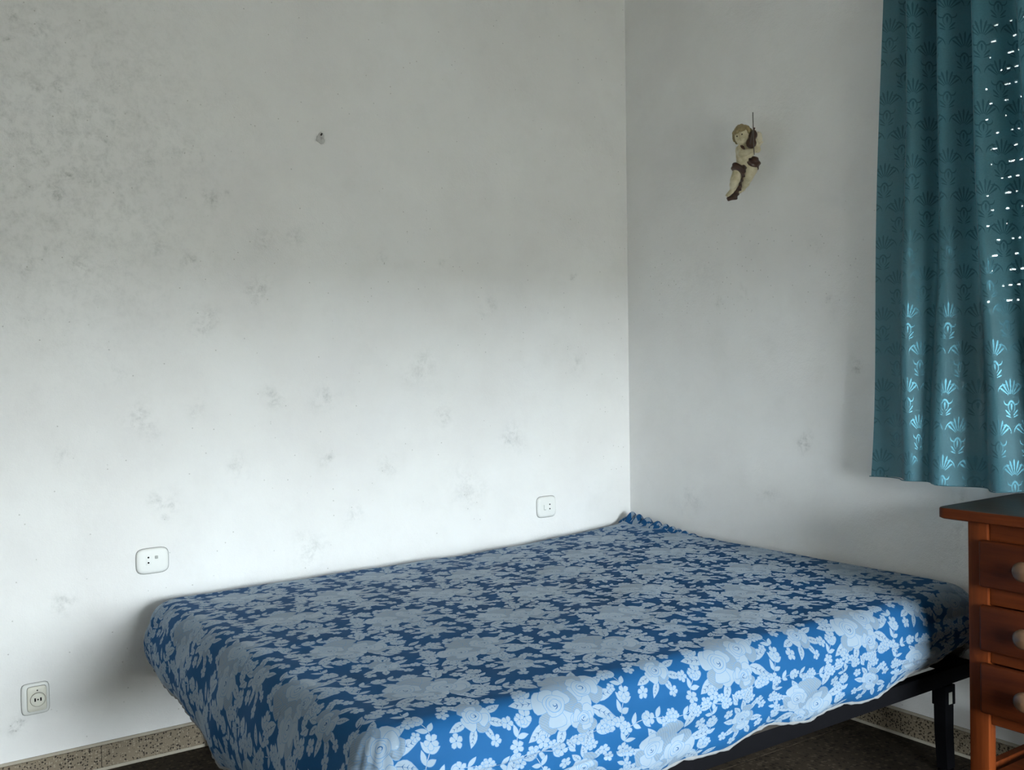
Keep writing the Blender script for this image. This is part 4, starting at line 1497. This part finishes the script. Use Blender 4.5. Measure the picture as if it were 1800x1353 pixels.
# wing: overlapping feathers in a leaf outline
bm = bmesh.new()
root = J(640, 560, -0.022)
bmesh.ops.create_uvsphere(bm, u_segments=20, v_segments=12, radius=1.0, matrix=Matrix.Translation(Vector(J(705, 455, -0.018))) @ Matrix.Rotation(math.radians(8), 4, 'Y') @ Matrix.Diagonal((0.0125, 0.006, 0.029, 1)))
for row, (cnt, ln) in enumerate(((7, 0.074), (6, 0.054), (5, 0.036))):
    for i in range(cnt):
        f = i / (cnt - 1)
        a = math.radians(95 - 66 * f)
        ex = root + np.array([math.cos(a) * 0.62, 0.10 - 0.18 * f, math.sin(a)]) * ln * (1 - 0.26 * f) + np.array([0.004, -0.0016 * row, -0.004])
        mdl = root * 0.5 + ex * 0.5
        m4 = Matrix.Translation(Vector(mdl + np.array([0, -0.0018 * row, 0]))) @ Vector(ex - root).to_track_quat('Z', 'Y').to_matrix().to_4x4() @ Matrix.Diagonal((0.0095, 0.0042, np.linalg.norm(ex - root) * 0.52, 1))
        bmesh.ops.create_uvsphere(bm, u_segments=12, v_segments=8, radius=1.0, matrix=m4)
link('wing', bm_mesh('wing', bm, True), M_WING, ang)['label'] = 'cream feathered wing'

# violin, under the chin, body lower end to the hand
VN = J(655, 372, 0.034)
VB = J(600, 590, 0.042)
vax = VN - VB
vl = np.linalg.norm(vax)
vax /= vl
vnr = np.array([-0.35, -0.93, 0.0]); vnr -= vax * (vnr @ vax); vnr /= np.linalg.norm(vnr)
vsd = np.cross(vax, vnr)
bm = bmesh.new()
out = []
for k_ in range(36):
    a = 2 * math.pi * k_ / 36
    t = math.cos(a)
    w = 0.0175 * (abs(math.sin(a)) ** 0.8) * (1.0 - 0.20 * t - 0.36 * math.exp(-((t - 0.05) / 0.26) ** 2))
    out.append((t * vl * 0.50, math.copysign(w, math.sin(a))))
cen = (VN + VB) / 2
lay = []
for sc, dn in ((0.90, -0.006), (1.0, -0.0045), (1.0, 0.0035), (0.90, 0.0055), (0.4, 0.0072)):
    lay.append([bm.verts.new(Vector(cen + vax * x * sc + vsd * y * sc + vnr * dn)) for x, y in out])
for A, B in zip(lay, lay[1:]):
    for i in range(36):
        bm.faces.new((A[i], A[(i + 1) % 36], B[(i + 1) % 36], B[i]))
bm.faces.new(lay[0][::-1])
bm.faces.new(lay[-1])
add_tube(bm, [Vector(cen + vax * vl * q_ + vnr * 0.005) for q_ in (0.1, 0.45, 0.58, 0.62)], [0.0030, 0.0028, 0.0026, 0.0036], 8)
vio = link('violin', bm_mesh('violin', bm, True, 50), M_BROWN, ang)
vio['label'] = 'dark red brown violin under the chin'
for s in (-0.0022, -0.0007, 0.0007, 0.0022):
    bm = bmesh.new()
    add_tube(bm, [Vector(cen + vax * -vl * 0.36 + vsd * s + vnr * 0.0086), Vector(cen + vax * -vl * 0.05 + vsd * s + vnr * 0.0105), Vector(cen + vax * vl * 0.56 + vsd * s * 0.6 + vnr * 0.0086)], 0.00035, 5)
    link('string', bm_mesh('string', bm), M_BOW, vio)
bm = bmesh.new()
b0, b1 = J(640, 145, 0.030), J(648, 690, 0.060)
add_tube(bm, [Vector(b0), Vector(b0 + (b1 - b0) * 0.03), Vector(b0 + (b1 - b0) * 0.5), Vector(b1)], [0.0022, 0.0015, 0.0012, 0.0014], 8)
add_tube(bm, [Vector(b0 + (b1 - b0) * 0.04 + np.array([-0.0015, 0, 0])), Vector(b0 + (b1 - b0) * 0.95 + np.array([-0.0015, 0, 0]))], 0.0006, 5)
link('bow', bm_mesh('bow', bm, True, 50), M_BOW, ang)['label'] = 'thin grey violin bow'


# brown drapery: hip cloth, flap between the thighs, trailing end under the feet, strap over the shoulder
def cloth_f(p):
    q = p * 1.0
    rip = 0.0016 * np.sin(330 * (q[..., 0] * 0.6 + q[..., 2]) + 3 * np.sin(60 * q[..., 0]))
    d = ell(p, J(632, 752, 0.010), (0.0245, 0.022, 0.020))
    d = smin(d, cone(p, J(690, 770, 0.002), J(680, 835, 0.0), 0.008, 0.004), 0.006)
    e = cone(p, J(425, 790, 0.012), J(505, 830, 0.020), 0.0150, 0.0130)
    e = smin(e, cone(p, J(400, 800, 0.006), J(398, 835, 0.008), 0.010, 0.006), 0.006)
    e = smin(e, cone(p, J(500, 830, 0.020), J(508, 925, 0.022), 0.0115, 0.0055), 0.006)
    f = cone(p, J(508, 925, 0.012), J(462, 1030, -0.004), 0.0045, 0.0050)
    f = smin(f, cone(p, J(462, 1050, -0.008), J(395, 1140, -0.020), 0.009, 0.012), 0.006)
    f = smin(f, cone(p, J(395, 1150, -0.020), J(325, 1178, -0.016), 0.011, 0.0075), 0.006)
    d = np.minimum(np.minimum(d, e), f)
    return d + rip


v_, t_ = surface_nets(cloth_f, (-0.075, -0.055, -0.150), (0.065, 0.045, 0.015), 0.0014)
link('hip_drapery', mesh_np('hip_drapery', v_, t_), M_BROWN, ang)['label'] = 'dark brown glossy drapery round hips and feet'
bm = bmesh.new()
add_tube(bm, [Vector(J(468, 520, -0.012)), Vector(J(488, 535, 0.014)), Vector(J(512, 565, 0.024)), Vector(J(530, 592, 0.0255))], [0.004, 0.0055, 0.0055, 0.003], 10)
link('shoulder_strap', bm_mesh('shoulder_strap', bm, True), M_BROWN, ang)
